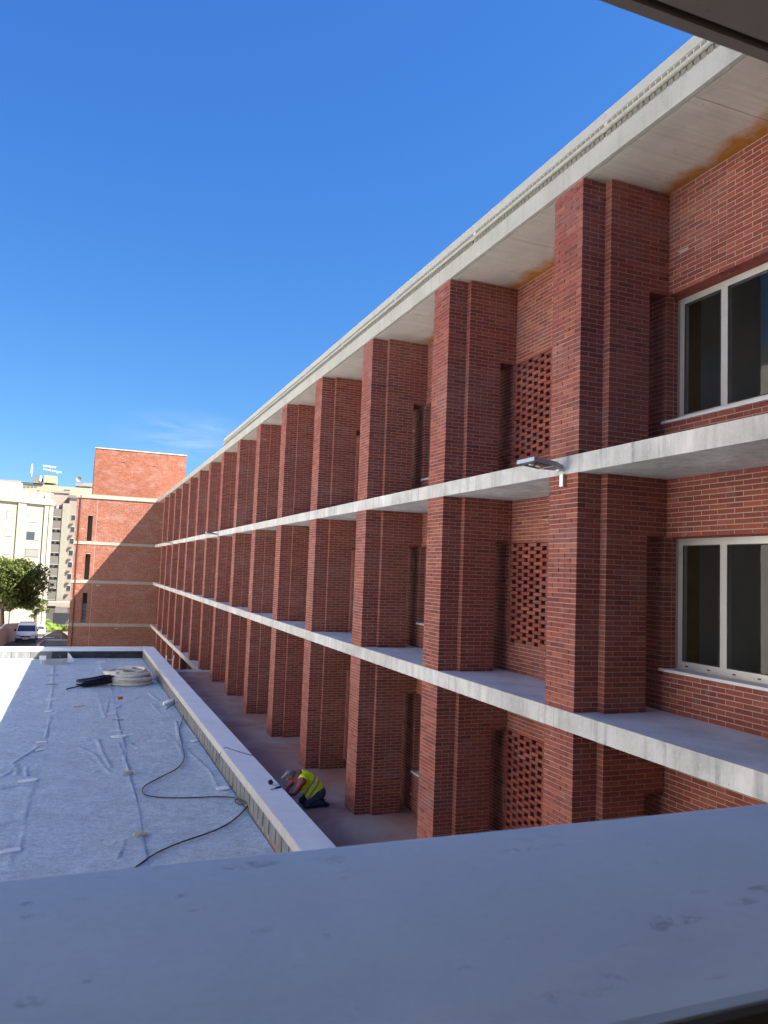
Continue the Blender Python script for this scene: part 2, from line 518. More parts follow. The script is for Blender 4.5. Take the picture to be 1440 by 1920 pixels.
# ------------------------------------------------------------------ brick generators
def run(u0, u1, z0, n, phase, holes=(), module=MODL):
    """running bond rectangles (u0,u1,z0,z1) over n courses, cut by holes (u0,u1,z0,z1)"""
    out = []
    for i in range(n):
        a, b = z0 + i * C + .0046, z0 + i * C + .0046 + BH
        u = u0 - (module / 2 if (i + phase) % 2 else 0)
        row = []
        hs = [h for h in holes if a < h[3] - .02 and b > h[2] + .02]
        while u < u1 - .02:
            segs = [(max(u, u0), min(u + BL, u1))]
            for h in hs:
                nx_ = []
                for s, e in segs:
                    if h[0] >= e or h[1] <= s: nx_.append((s, e)); continue
                    if s < h[0]: nx_.append((s, h[0]))
                    if e > h[1]: nx_.append((h[1], e))
                segs = nx_
            row += segs
            u += module
        row.sort()
        fin = []
        for s_, e_ in row:
            if fin and s_ - fin[-1][1] < .02 and (e_ - s_ < .07 or fin[-1][1] - fin[-1][0] < .07): fin[-1] = (fin[-1][0], e_)
            else: fin.append((s_, e_))
        out += [(s_, e_, a, b) for s_, e_ in fin if e_ - s_ > .02]
    return out

def screen_run(u0, u1, z0, n):
    out = []
    per = .36
    for i in range(n):
        a, b = z0 + i * C + .003, z0 + i * C + .058
        u = u0 - (per / 2 if i % 2 else 0)
        while u < u1:
            s, e = max(u, u0), min(u + .245, u1)
            if e - s > .03: out.append((s, e, a, b))
            u += per
    return out

def jit(boxes, s=.0007):
    a = np.array(boxes, float)
    d = rng.normal(0, s, (len(a), 2))
    a[:, 0] += d[:, 0]; a[:, 1] += d[:, 0]
    a[:, 2] += d[:, 1]; a[:, 3] += d[:, 1]
    return a

BW = []

def pier_boxes(k, z0, n, lint):
    y = yp(k); R = []
    for i in range(n):
        a = z0 + i * C + .0046; b = a + BH
        if i % 2 == 0:
            R += [(XF, XF + HB, y, y + .24, a, b), (XF, XF + HB, y + .25, y + .49, a, b), (XF, XF + .24, y + .50, y + PW, a, b),
                  (XF + .125, XR, y, y + HB, a, b), (XF + .25, XR, y + .50, y + PW, a, b)]
        else:
            R += [(XF, XF + .24, y, y + HB, a, b), (XF, XF + HB, y + .125, y + .365, a, b), (XF, XF + HB, y + .375, y + PW, a, b),
                  (XF + .25, XR, y, y + HB, a, b), (XF + .125, XR, y + .50, y + PW, a, b)]
        xe = XW - .004 if a > lint - .03 else XS
        u = XR - (.125 if i % 2 else 0)
        while u < xe - .03:
            s, e = max(u, XR), min(u + BL, xe)
            if e - s > .03:
                R.append((s, e, y - STEP, y - STEP + HB, a, b))
                R.append((s, e, y + PW + STEP - HB, y + PW + STEP, a, b))
            u += MODL
    return R

def size_px(bx, face):
    x0, x1, y0, y1, z0, z1 = bx
    if face == 'x': P = [(x0, y0, z0), (x0, y1, z0), (x0, y1, z1), (x0, y0, z1)]
    else: P = [(x0, y0, z0), (x1, y0, z0), (x1, y0, z1), (x0, y0, z1)]
    q = project(P)
    xx, yy = q[:, 0], q[:, 1]
    if xx.min() < 5 or xx.max() > 1437 or yy.min() < 5 or yy.max() > 1490 or q[:, 2].min() < 1: return 0
    return .5 * abs(np.dot(xx, np.roll(yy, 1)) - np.dot(yy, np.roll(xx, 1)))

# ------------------------------------------------------------------ THE LONG BRICK BUILDING
bld = empty('brick_building', (XF + 4, 35, 0), 'long red brick building with deep piers and pale concrete floor slabs', 'building')
R8 = .003
for s, (fl, sof, n, so, lo) in enumerate(STO):
    for k in range(0, NP + 1):
        y = yp(k)
        z0, z1 = fl + .001, sof - .002
        lz = fl + lo
        b = B()
        b.box(XF + (.012 if k <= 9 else R8), XR + .02, y + R8, y + PW - R8, z0, z1)
        b.box(XR + R8, XS - R8, y - STEP + R8, y + PW + STEP - R8, z0, z1 - .001)
        b.box(XS - R8 - .001, XW + .05, y - STEP + R8 + .001, y + PW + STEP - R8 - .001, lz + .014, z1 - .0015)
        if k <= 9:
            for i in range(n + 1):
                zc = fl + i * C
                b.box(XF + .0065, XF + .03, y + .007, y + PW - .004, max(zc - .0048, z0 + .0004), min(zc + .0048, z1 - .0004))
        p = obj('pier', b, MORTAR, bld)
        obj('lintel', B().box(XS - .02, XW + .02, y - STEP + .02, y + PW + STEP - .02, lz + .006, lz + .013), BRICK, p)
        bx = pier_boxes(k, fl, n, lz)
        single = None
        if k == 1:
            single = [max(size_px(q, 'x') if q[0] < XF + .01 else 0, size_px(q, 'y') if q[2] < y + .01 else 0) for q in bx]
        BW.append([p, jit(bx), BRICK, single])
    # wall between and behind the piers, bay by bay
    for k in range(0, NP + 2):
        ya = yp(k - 1) + PW / 2 if k > 0 else 1.30
        yb = yp(k) + PW / 2 if k <= NP else YEND
        far, near = yp(k), yp(k - 1) + PW
        lz, sz = fl + lo, fl + so
        w0, w1 = near + .085, far - .085
        if k == 0: w0 = 1.6
        if k == NP + 1: w1 = YEND - .5
        win = k in WINDOW_BAYS and not (s == 0 and k == 1)
        blank = s == 0 and k == 1
        if blank: w0 = w1 = (ya + yb) / 2
        hole = (w0, w1, sz, lz)
        ph = k % 2
        # skip what the pier's rear block hides above the slot lintel
        hid = [hole, (yb - PW / 2 - STEP + .01, yb + 1, lz, 99), (ya - 1, ya + PW / 2 + STEP - .01, lz, 99)]
        rects = run(ya, yb, fl, n, ph, hid)
        bx = [(XW, XW + HB, u0, u1, a, c_) for u0, u1, a, c_ in rects]
        nwall = len(bx)
        if win:   # brick reveals
            for i in range(n):
                a = fl + i * C + .0046
                if a < sz or a + BH > lz: continue
                bx.append((XW + .125, XG - .03, w1, w1 + HB, a, a + BH))
                bx.append((XW + .125, XG - .03, w0 - HB, w0, a, a + BH))
        else:
            bx += [(XW + .002, XW + .048, u0, u1, a, c_) for u0, u1, a, c_ in screen_run(w0, w1, sz, int(round((lz - sz) / C)))]
        single = None
        if k == 1:
            single = [size_px(q, 'x') if (i < nwall and q[3] < far - .13) else 0 for i, q in enumerate(bx)]
        core = B()
        core.box(XW + R8, XW + .27, ya, yb, fl + .001, sz - .001)
        core.box(XW + R8, XW + .27, ya, yb, lz + .014, sof - .002)
        core.box(XW + R8, XW + .27, ya, w0 - R8, sz - .001, lz + .014)
        core.box(XW + R8, XW + .27, w1 + R8, yb, sz - .001, lz + .014)
        wl_ = obj('wall', core, MORTAR, bld)
        BW.append([wl_, jit(bx), BRICK, single])
        if win:
            wy0, wy1 = w0 + .004, w1 - .004
            fz0, fz1 = sz + .035, lz - .004
            fr_ = B(); fx0, fx1 = XG, XG + .07
            fr_.box(fx0, fx1, wy0, wy1, fz0, fz0 + .095)
            fr_.box(fx0, fx1, wy0, wy1, fz1 - .085, fz1)
            npn = 4
            xs_ = np.linspace(wy0, wy1, npn + 1)
            for q, yy in enumerate(xs_):
                h_ = .045 if 0 < q < npn else .08
                y0_, y1_ = (yy - .055, yy + .055) if 0 < q < npn else ((yy, yy + .085) if q == 0 else (yy - .085, yy))
                fr_.box(fx0 + .004, fx1 - .004, y0_, y1_, fz0 + .094, fz1 - .084)
            wo = obj('window', fr_, ALU, bld)
            for q in range(npn):
                u0_, u1_, v0_, v1_ = xs_[q] + .0555, xs_[q + 1] - .0555, fz0 + .0955, fz1 - .0855
                if q == 0: u0_ += .030
                if q == npn - 1: u1_ -= .030
                obj('pane', B().box(XG + .002, XG + .010, u0_, u1_, v0_, v1_), GLASS, wo)
                if k <= 4:
                    ga = B()
                    for bb_ in ((u0_, u1_, v0_, v0_ + .012), (u0_, u1_, v1_ - .012, v1_), (u0_, u0_ + .012, v0_ + .0121, v1_ - .0121), (u1_ - .012, u1_, v0_ + .0121, v1_ - .0121)):
                        ga.box(XG - .004, XG + .0015, bb_[0], bb_[1], bb_[2], bb_[3])
                    obj('gasket', ga, BLACK, wo)
            if k <= 1:
                for q in range(npn):
                    for e in (.30, .78):
                        yy = xs_[q] + (xs_[q + 1] - xs_[q]) * e
                        obj('drain_cap', B().box(XG - .006, XG + .003, yy - .022, yy + .022, fz0 + .035, fz0 + .05), BLACK, wo)
            obj('sill', B().box(XW - .035, XG + .06, w0 - .02, w1 + .055, sz, sz + .034), SILLM, wo)
            obj('head_panel', B().box(XW + .12, XG + .06, w0 - .01, w1 + .01, lz - .003, lz + .03), BRICK, wo)
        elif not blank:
            obj('dark_room_sheet', B().box(XW + .60, XW + .64, w0 - .3, w1 + .3, sz - .2, lz + .2), DARKROOM, bld)  # dark sheet in place of the shaded room behind the lattice

# single bricks: the 300 that show largest
allc = sorted([(sp, bi, i) for bi, e in enumerate(BW) if e[3] is not None for i, sp in enumerate(e[3]) if sp > 0], reverse=True)[:300]
chosen = {}
for sp, bi, i in allc: chosen.setdefault(bi, set()).add(i)
BM = {}
for bi, (par, arr, mat_, sing) in enumerate(BW):
    sel = chosen.get(bi, set())
    keep = [i for i in range(len(arr)) if i not in sel]
    me = boxes_mesh('brickwork', arr[keep], mat_, .0007)
    o = bpy.data.objects.new('brickwork', me); COL.objects.link(o)
    o.parent = par; o.location = -ORIG[par.name]
    ORIG[o.name] = np.zeros(3)
    o['kind'] = 'stuff'
    for i in sorted(sel):
        q = arr[i]
        key = tuple(np.round(q[1::2] - q[0::2], 2))
        if key not in BM:
            d = (q[1::2] - q[0::2]) / 2
            b = B().box(-d[0], d[0], -d[1], d[1], -d[2], d[2])
            b.v[0] = b.v[0] + rng.normal(0, .0008, b.v[0].shape)
            BM[key] = mesh_from('brick', b.verts(), b.f, mat_)
        ob = bpy.data.objects.new('brick', BM[key]); COL.objects.link(ob)
        ob.parent = par
        ob.location = (q[0::2] + q[1::2]) / 2 - ORIG[par.name]

# floor slabs, one segment per bay, each a little proud of the piers
for lev, (z0, z1, xo) in enumerate(((-.24, 0.0, .012), (3.2085, 3.444, .012), (6.3415, 6.567, .012), (10.093, ROOF_TOP, .02))):
    for k in range(0, NP + 2):
        ya = yp(k - 1) + .40 if k > 0 else 1.352
        yb = yp(k) + .395 if k <= NP else YEND - .004
        if lev == 0 and yb < 36.5: continue
        if lev == 0 and ya < 37.1: ya = 37.1
        b = B()
        if lev < 3:
            b.box(XF - xo, 14, ya, yb, z0, z1)
        else:
            b.box(XF - xo, XF + .035, ya, yb, z0, z1)              # lip outside the drip groove
            b.box(XF + .035, 14, ya, yb, z0 + .03, z1 - .001)
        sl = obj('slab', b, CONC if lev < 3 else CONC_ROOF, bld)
        if lev in (1, 2):
            obj('floor_finish', B().box(XF + .03, XW + .006, ya + .002, yb - .002, z1 - .004, z1 + .0015), CONC_TOP, sl)
        if lev == 3:
            ym = (ya + yb) / 2 - .35
            for a_, b_ in ((ya, ym - .004), (ym + .004, yb)):
                obj('soffit_panel', B().box(XF + .06, XW + .12, a_, b_, z0 + .001, z0 + .032), SOFFIT, sl)

# rooms behind the windows
for s, (fl, sof, n, so, lo) in enumerate(STO):
    b = B()
    b.box(11.6, 11.8, 1.3, YEND, fl, sof)
    obj('back_wall', b, PLASTER, bld)
    for k in range(0, NP + 1, 1):
        y = yp(k) + .22
        obj('partition', B().box(XW + .28, 11.59, y, y + .14, fl + .002, sof - .002), PLASTER, bld)
        if k in (1, 3, 4):
            obj('plywood_panel', B().box(XG + .12, XG + .62, y - .03, y - .005, fl + .1, fl + 2.6), PLY, bld)
obj('roof_deck', B().box(13.9, 22, 1.35, YEND + 30, -3.4, ROOF_TOP - .01), CONC, bld)  # unseen rear of the building, made solid to stop light leaking in
# basement storey where the passage stops
for k in range(9, NP + 1):
    y = yp(k)
    b = B().box(XF + R8, XR + .02, y + R8, y + PW - R8, -3.4, -.245)
    b.box(XR + R8, XW + .05, y - STEP + R8, y + PW + STEP - R8, -3.4, -.246)
    p = obj('pier', b, MORTAR, bld)
    bx = jit(pier_boxes(k, -3.4, 51, -3.4))
    me = boxes_mesh('brickwork', bx, BRICK, .0007)
    o = bpy.data.objects.new('brickwork', me); COL.objects.link(o)
    o.parent = p; o.location = -ORIG[p.name]; o['kind'] = 'stuff'
obj('basement_wall', B().box(XW, XW + .3, 37.1, YEND, -3.4, -.24), BROWNWALL, bld)
obj('basement_end_wall', B().box(XF + .05, XW, 37.3, 41.2, -3.4, -.245), BROWNWALL, bld)

# ------------------------------------------------------------------ fence on the roof
FX = 6.2
fence = empty('roof_fence', (FX, 20, ROOF_TOP), 'cream metal slatted fence running along the brick building roof edge', 'fence')
for k in range(0, 9):
    ya = yp(k) + .40 if k > 0 else 1.4
    yb = yp(k + 1) + .397
    if k == 8: yb = 38.2
    b = B()
    yy = ya + .05
    while yy < yb - .04:
        b.box(FX - .004, FX + .004, yy, yy + .078, ROOF_TOP + .001, 11.2)
        yy += .105
    pn = obj('fence_panel', b, SLAT, fence, kind='stuff')
    obj('backing_sheet', B().box(FX + .03, FX + .045, ya + .02, yb - .02, 11.03, 11.26), FENCE, pn)
    obj('top_sheet', B().box(FX - .02, FX - .005, ya + .001, yb - .001, 11.202, 11.35), FENCE, pn)
    obj('rail', B().box(FX - .05, FX - .014, ya, yb, 11.07, 11.11), FENCE, pn)
    obj('rail', B().box(FX - .05, FX - .014, ya, yb, 10.55, 10.60), FENCE_GREY, pn)
    obj('post', B().box(FX + .046, FX + .07, yb - .03, yb, ROOF_TOP, 11.2), SLAT, fence)

# ------------------------------------------------------------------ end wing
wing = empty('brick_wing', (3, YEND + 5, -3.4), 'sunlit red brick wing with tall blank tower closing the courtyard', 'building')
WL, WR = -.73, XW + 2
TL, TR = .42, 7.69
wz = [-3.4, 0.0, 3.444, 6.567, ROOF_TOP]
slots = [(.19, .56, fl + .03, fl + lo) for fl, sof, n, so, lo in STO]
GAP1, GAP2 = -.445, .86
holes = [(GAP2 - .012, GAP2 + .012, -9, ROOF_TOP), (GAP1 - .015, GAP1 + .015, -9, ROOF_TOP)] + slots
core = B()
core.box(WL + R8, .19, YEND + R8, YEND + 38, -3.4, 10.05)
core.box(.56, 15, YEND + R8 + .0005, YEND + 38, -3.4, 10.052)
for a_, b_ in ((-3.4, .03), (2.452, 3.47), (3.444 + 2.13, 6.6), (6.567 + 2.13, 10.051)):
    core.box(.188, .562, YEND + R8 + .001, YEND + 5, a_, b_)
core.box(.18, .57, YEND + 1.2, YEND + 5, .03, 10.0)
wallo = obj('wall', core, MORTAR_PALE, wing)
zones = [(-3.4, -.24), (0, 3.2085), (3.444, 6.3415), (6.567, 10.093)]
bx = []
for z0, z1 in zones:
    n = int(round((z1 - z0) / C))
    bx += [(YEND, u0, u1, a, c_) for u0, u1, a, c_ in run(WL, XW + .2, z0, n, 0, holes)]
arr = np.array([(u0, u1, y, y + HB, a, c_) for y, u0, u1, a, c_ in bx])
# left flank of the wing
fl_ = []
for z0, z1 in zones:
    n = int(round((z1 - z0) / C))
    fl_ += [(WL, WL + HB, u0, u1, a, c_) for u0, u1, a, c_ in run(YEND + .125, YEND + 38, z0, n, 1)]
o = bpy.data.objects.new('brickwork', boxes_mesh('brickwork', np.concatenate([jit(arr, .001), jit(fl_, .001)]), BRICK_FAR, .0008))
COL.objects.link(o); o.parent = wallo; o.location = -ORIG[wallo.name]; o['kind'] = 'stuff'
for a_, b_, pr in ((-.24, 0.0, .03), (3.2085, 3.444, .03), (6.3415, 6.567, .03), (10.093, ROOF_TOP + .05, .05)):
    b = B()
    b.box(WL - pr, XF - .03, YEND - pr, YEND + 38.2, a_, b_)
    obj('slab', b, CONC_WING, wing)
tw = B().box(TL + R8, TR - R8, YEND + .05, YEND + 12, ROOF_TOP - .2, 14.25)
two = obj('tower', tw, MORTAR_PALE, wing)
n = int((14.25 - ROOF_TOP) / C)
vents = [(2.45, 2.75, 13.15, 13.27), (4.95, 5.2, 13.05, 13.14)]
tb = [(u0, u1, YEND + .042, YEND + .042 + HB, a, c_) for u0, u1, a, c_ in run(TL, TR, ROOF_TOP + .05, n, 0, vents)]
tb += [(TL, TL + HB, u0, u1, a, c_) for u0, u1, a, c_ in run(YEND + .17, YEND + 12, ROOF_TOP + .05, n, 1)]
o = bpy.data.objects.new('brickwork', boxes_mesh('brickwork', jit(tb, .001), BRICK_FAR, .0008))
COL.objects.link(o); o.parent = two; o.location = -ORIG[two.name]; o['kind'] = 'stuff'
for v_ in vents: obj('vent', B().box(v_[0], v_[1], YEND + .045, YEND + .049, v_[2], v_[3]), BLACK, two)
obj('coping', B().box(TL - .03, TR + .03, YEND, YEND + 12.05, 14.25, 14.31), CONC, two)
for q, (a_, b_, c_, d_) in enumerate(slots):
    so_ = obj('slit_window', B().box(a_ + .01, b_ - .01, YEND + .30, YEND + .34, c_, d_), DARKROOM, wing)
    if q == 0:
        for i in range(14):
            z = c_ + .05 + i * .11
            obj('louvre', B().obox(((a_ + b_) / 2, YEND + .24, z), (b_ - a_ - .03, .09, .012), Matrix.Rotation(.6, 3, 'X')), FENCE_GREY, so_)
obj('downpipe', B().tube([(GAP1, YEND - .045, -3.2), (GAP1, YEND - .045, 10.3)], .035, 8), mat_plain('brown_pipe', (.10, .035, .03), .5), wing)

# ------------------------------------------------------------------ passage floor between the low roof and the building
struct('passage_floor', B().box(3.6, XW + .01, 1.3, 37.1, -.5, 0.0), SCREED)
struct('passage_end_kerb', B().box(4.15, XF - .02, 37.0, 37.18, 0.002, .10), WHITE)

# ------------------------------------------------------------------ low flat roofed building
def xo(y): return 4.226 - .0094 * (y - 13)        # outer edge of its parapet
def xi(y): return xo(y) - .61
YT0, YT1 = 1.9, 44.15
XT0 = -14.0
ZC, ZD = .45, -.10
low = empty('low_flat_roof', (-4, 22, -3.4), 'low flat roofed block with pale concrete parapet beside the passage', 'building')
b = B().box(XT0, 3.35, YT0, YT1 - .06, -3.4, ZD - .02)
b.add([(3.35, YT0, -3.4), (xo(YT0) - .05, YT0, -3.4), (xo(YT1) - .05, YT1 - .06, -3.4), (3.35, YT1 - .06, -3.4),
       (3.35, YT0, ZD - .025), (xo(YT0) - .05, YT0, ZD - .025), (xo(YT1) - .05, YT1 - .06, ZD - .025), (3.35, YT1 - .06, ZD - .025)],
      [(3, 2, 1, 0), (4, 5, 6, 7), (0, 1, 5, 4), (1, 2, 6, 5), (2, 3, 7, 6), (3, 0, 4, 7)])
obj('walls', b, GREYBLK, low)
# parapet upstands
def quadbox(xa0, xb0, ya, xa1, xb1, yb, z0, z1, b=None):
    b = b or B()
    b.add([(xa0, ya, z0), (xb0, ya, z0), (xb1, yb, z0), (xa1, yb, z0), (xa0, ya, z1), (xb0, ya, z1), (xb1, yb, z1), (xa1, yb, z1)],
          [(3, 2, 1, 0), (4, 5, 6, 7), (0, 1, 5, 4), (1, 2, 6, 5), (2, 3, 7, 6), (3, 0, 4, 7)])
    return b
obj('parapet', quadbox(xi(YT0) + .02, xo(YT0) - .03, YT0, xi(YT1) + .02, xo(YT1) - .03, YT1 - .05, -3.3, ZC - .18), BLACK, low)
obj('parapet', B().box(XT0, xi(YT1) - .005, YT1 - .59, YT1 - .05, -3.3, ZC - .182), BLACK, low)
# coping stones
ya = YT0
while ya < YT1 - .1:
    yb = min(ya + 2.4, YT1)
    if YT1 - yb < 1.0: yb = YT1
    b = B()
    e = .02
    A0, A1, B0, B1 = xi(ya) , xo(ya), xi(yb - .004), xo(yb - .004)
    y0_, y1_ = ya, yb - .004
    b.add([(A0, y0_, ZC - .18), (A1, y0_, ZC - .18), (B1, y1_, ZC - .18), (B0, y1_, ZC - .18),
           (A0, y0_, ZC - e), (A1, y0_, ZC - .006), (B1, y1_, ZC - .006), (B0, y1_, ZC - e),
           (A0 + e, y0_, ZC), (A1 - .008, y0_, ZC), (B1 - .008, y1_, ZC), (B0 + e, y1_, ZC)],
          [(3, 2, 1, 0), (8, 9, 10, 11), (0, 1, 5, 4), (1, 2, 6, 5), (2, 3, 7, 6), (3, 0, 4, 7),
           (4, 5, 9, 8), (5, 6, 10, 9), (6, 7, 11, 10), (7, 4, 8, 11)])
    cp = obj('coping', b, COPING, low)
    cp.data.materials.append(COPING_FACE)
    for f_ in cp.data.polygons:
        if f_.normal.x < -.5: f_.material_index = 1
    ya = yb
xx = xi(YT1) - .004
while xx > XT0:
    x0 = max(xx - 2.1, XT0)
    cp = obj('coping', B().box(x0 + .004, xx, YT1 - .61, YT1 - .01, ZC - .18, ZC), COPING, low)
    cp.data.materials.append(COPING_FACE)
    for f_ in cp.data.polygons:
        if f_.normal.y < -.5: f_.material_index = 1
    xx = x0
# bitumen strips up the inside of the parapets, with dark sagging laps
ya = 2.2
while ya < YT1 - .75:
    wdt = random.uniform(.40, .52)
    yb = min(ya + wdt, YT1 - .62)
    x0 = xi(ya) + .018
    n_ = 5
    V = []
    for j in range(n_):
        tt = j / (n_ - 1); yy = ya + .02 + (yb - ya - .05) * tt
        bul = -.018 * math.sin(math.pi * tt) - random.uniform(0, .006)
        sag = random.uniform(-.01, .02)
        for zz in (ZD + .0, (ZD + ZC - .18) / 2, ZC - .182):
            V.append((xi(yy) + .012 + bul * (1.3 if zz < ZC - .3 else .6), yy + sag * (zz - ZD) * 1.2, zz))
    F = [(j * 3 + i, j * 3 + i + 1, (j + 1) * 3 + i + 1, (j + 1) * 3 + i) for j in range(n_ - 1) for i in range(2)]
    m0 = len(V); V += [(v[0] + .012, v[1], v[2]) for v in V]
    F += [(c2[3] + m0, c2[2] + m0, c2[1] + m0, c2[0] + m0) for c2 in F]
    for r_ in ([0, 1, 2], [(n_ - 1) * 3 + i for i in range(3)]):
        F += [(r_[i], r_[i + 1], r_[i + 1] + m0, r_[i] + m0) for i in range(2)]
    obj('upstand_strip', B().add(V, F), MEMB, low, True)
    ya = yb
MEMB_D = mat_plain('dark_membrane', (.030, .034, .042), .6, 0, .5, 2.5)
xx = xi(YT1) - .05
while xx > -9:
    wdt = random.uniform(.7, 1.1)
    obj('upstand_strip', B().box(xx - wdt + .02, xx, YT1 - .625 - random.uniform(0, .008), YT1 - .60, ZD, ZC - .181), MEMB_D if random.random() < .8 else MEMB, low)
    xx -= wdt
obj('roof_deck', B().box(XT0, 3.4, YT0, YT1 - .6, ZD - .022, ZD - .012), MEMB, low)

# geotextile sheets with folds
RIDGES = [[(62, 1470), (50, 1510), (43, 1560), (36, 1600)], [(150, 1403), (178, 1415), (190, 1432), (205, 1450), (232, 1456)],
          [(182, 1387), (192, 1412), (207, 1440)], [(222, 1395), (232, 1418), (240, 1446)], [(330, 1352), (336, 1385), (352, 1408), (392, 1445), (410, 1478)],
          [(186, 1312), (191, 1330), (197, 1346)], [(204, 1312), (200, 1328), (197, 1346)], [(22, 1434), (34, 1424), (62, 1408), (72, 1398)],
          [(0, 1458), (18, 1448), (30, 1432), (31, 1452)], [(50, 1455), (49, 1437)], [(215, 1322), (240, 1316), (258, 1308)], [(213, 1330), (228, 1322)],
          [(295, 1352), (318, 1345), (340, 1343)], [(220, 1610), (228, 1590), (232, 1578)], [(140, 1605), (195, 1595), (255, 1588)], [(285, 1320), (300, 1338), (318, 1342)],
          [(280, 1300), (305, 1320), (322, 1334)], [(160, 1420), (200, 1416), (235, 1412)], [(0, 1392), (40, 1394), (78, 1398)], [(100, 1250), (98, 1290), (92, 1330)],
          [(90, 1440), (150, 1432), (205, 1430)], [(96, 1345), (86, 1384)], [(188, 1246), (196, 1262)], [(330, 1390), (345, 1420)], [(0, 1480), (30, 1474), (55, 1478)],
          [(20, 1500), (40, 1496)], [(15, 1620), (24, 1600)], [(120, 1500), (180, 1494), (235, 1492)], [(110, 1556), (190, 1548), (250, 1552)]]
RW = [np.array([onz(x, y, ZD)[:2] for x, y in r]) for r in RIDGES]
def ridge(X, Y):
    Z = np.zeros_like(X)
    for i, r in enumerate(RW):
        h = .016 + .012 * ((i * 37) % 5) / 4; wd = .022 + .010 * ((i * 13) % 3)
        if i in (14, 17, 18, 20, 27, 28): h *= .45
        best = np.full_like(X, 9.0)
        for a, b_ in zip(r[:-1], r[1:]):
            d = b_ - a; L = d @ d + 1e-9
            tt = np.clip(((X - a[0]) * d[0] + (Y - a[1]) * d[1]) / L, 0, 1)
            best = np.minimum(best, np.hypot(X - a[0] - tt * d[0], Y - a[1] - tt * d[1]))
        Z = np.maximum(Z, h * np.exp(-(best / wd) ** 2))
    return Z
def felt(x0, x1, y0, y1, lift, lift_r, seed):
    nx_, ny_ = max(8, int((x1 - x0) / .045)), int((y1 - y0) / .055)
    u = np.linspace(0, 1, nx_); yv = np.linspace(y0, y1, ny_)
    U, Y = np.meshgrid(u, yv)
    wob0 = .035 * vnoise(Y * .35, Y * 0 + seed, seed) * 2; wob1 = .035 * vnoise(Y * .35, Y * 0 + seed + 9, seed + 3) * 2
    lim = np.array([xi(y) - .035 for y in yv])[:, None]
    Xr = np.minimum(x1 + wob1, lim)
    X = (x0 + wob0) * (1 - U) + Xr * U
    Z = ZD - .010 + lift * (1 - U) + lift_r * U
    Z = Z + .007 * (vnoise(X * 1.3, Y * 1.3, seed + 20) + .5) + .006 * (vnoise(X * 2.2, Y * 6.5, seed + 21) + .5) + .0035 * vnoise(X * 9, Y * 13, seed + 22)
    # lazy cross ripples
    rp = np.abs(vnoise(X * .5 + 3, Y * 3.1 + X * .25, seed + 30))
    Z = Z + .012 * np.exp(-(rp / .02) ** 2) * (vnoise(X * .8, Y * .6, seed + 31) > -.05)
    rp2 = np.abs(vnoise(X * .9 + 7, Y * 2.3 + X * .5, seed + 33)); rp3 = np.abs(vnoise(X * 3.1 + 1, Y * 2.7 - X * 1.2, seed + 34))
    Z = Z + .008 * np.exp(-(rp2 / .05) ** 2) + .006 * np.exp(-(rp3 / .045) ** 2) * (vnoise(X * .7, Y * .7, seed + 35) > .05)
    Z = Z + ridge(X, Y) * (.55 + .9 * (vnoise(X * 2.3, Y * 2.9, seed + 50) + .5))
    ed = np.minimum(U, 1 - U) * (x1 - x0)
    Z = Z + .010 * np.exp(-(ed / .05) ** 2) * np.clip(vnoise(X * .3, Y * 1.1, seed + 51) * 2.4 + .25, 0, 1)
    V = np.stack([X, Y, Z], -1).reshape(-1, 3)
    F = [(j * nx_ + i, j * nx_ + i + 1, (j + 1) * nx_ + i + 1, (j + 1) * nx_ + i) for j in range(ny_ - 1) for i in range(nx_ - 1)]
    return B().add(V, F)
sheets = [(1.33, 3.62, .0, .0, 'felt sheet lying against the right hand grey bitumen upstand'), (-.72, 1.40, .012, .012, ''), (-2.80, -.64, .0, .0, ''), (-4.9, -2.72, .012, .012, ''), (-7.0, -4.82, 0, 0, ''), (-9.1, -6.92, .012, .012, ''), (-11.2, -9.02, 0, 0, ''), (-13.3, -11.12, .012, .012, '')]
SL = ['grey white felt sheet under the cream hose coil, along the bitumen upstand', 'grey white felt sheet with black cable bundle and loose red brick between two seams',
      'grey white felt sheet crossed by the shadow edge', 'sunlit felt sheet with white rubble by the far parapet', 'fifth felt sheet from the brick building, fully sunlit', 'sixth felt sheet from the brick building, added out of view to bounce light', 'seventh felt sheet from the brick building, added out of view to bounce light', 'felt sheet farthest from the brick building, added out of view to bounce light']  # last three sheets are unseen, added to bounce sunlight onto the facade
for i, (x0, x1, l0, l1, _) in enumerate(sheets):
    o = obj('geotextile_sheet', felt(x0, x1, 2.2, YT1 - .64, l0, l1, 40 + i), FELT, None, True)
    tag(o, SL[i], 'felt sheet', 'felt sheets laid along the flat roof')

# ------------------------------------------------------------------ things lying on the flat roof
def onroof(x, y, z=ZD): return onz(x, y, z)
def slab_piece(name, px, py, L, W, T, yaw, mat, label, cat, group=None, skew=.12, lift=.012, tilt=0):
    p = onroof(px, py)
    r = np.array(Matrix.Rotation(yaw, 3, 'Z') @ Matrix.Rotation(tilt, 3, 'X'))
    n_ = 7
    poly = []
    for k in range(n_):
        th = 2 * math.pi * k / n_
        q = 1 / max(abs(math.cos(th)), abs(math.sin(th)))
        poly.append((.5 * L * math.cos(th) * min(q, 1.3) * random.uniform(1 - skew, 1), .5 * W * math.sin(th) * min(q, 1.3) * random.uniform(1 - skew, 1), 0))
    bb = B().prism(poly, (0, 0, T))
    vv = bb.v[0] @ r.T + np.array([p[0], p[1], ZD + lift])
    bb.v[0] = vv
    return tag(obj(name, bb, mat), label, cat, group)
RO = 'offcuts weighing down the felt'
slab_piece('board_offcut', 53, 1466, .44, .20, .035, .1, FOAM, 'long white board offcut on the left felt seam', 'offcut', RO)
slab_piece('board_offcut', 20, 1598, .36, .16, .03, .35, FOAM, 'white board offcut lying nearest the foreground parapet', 'offcut', RO, tilt=.15)
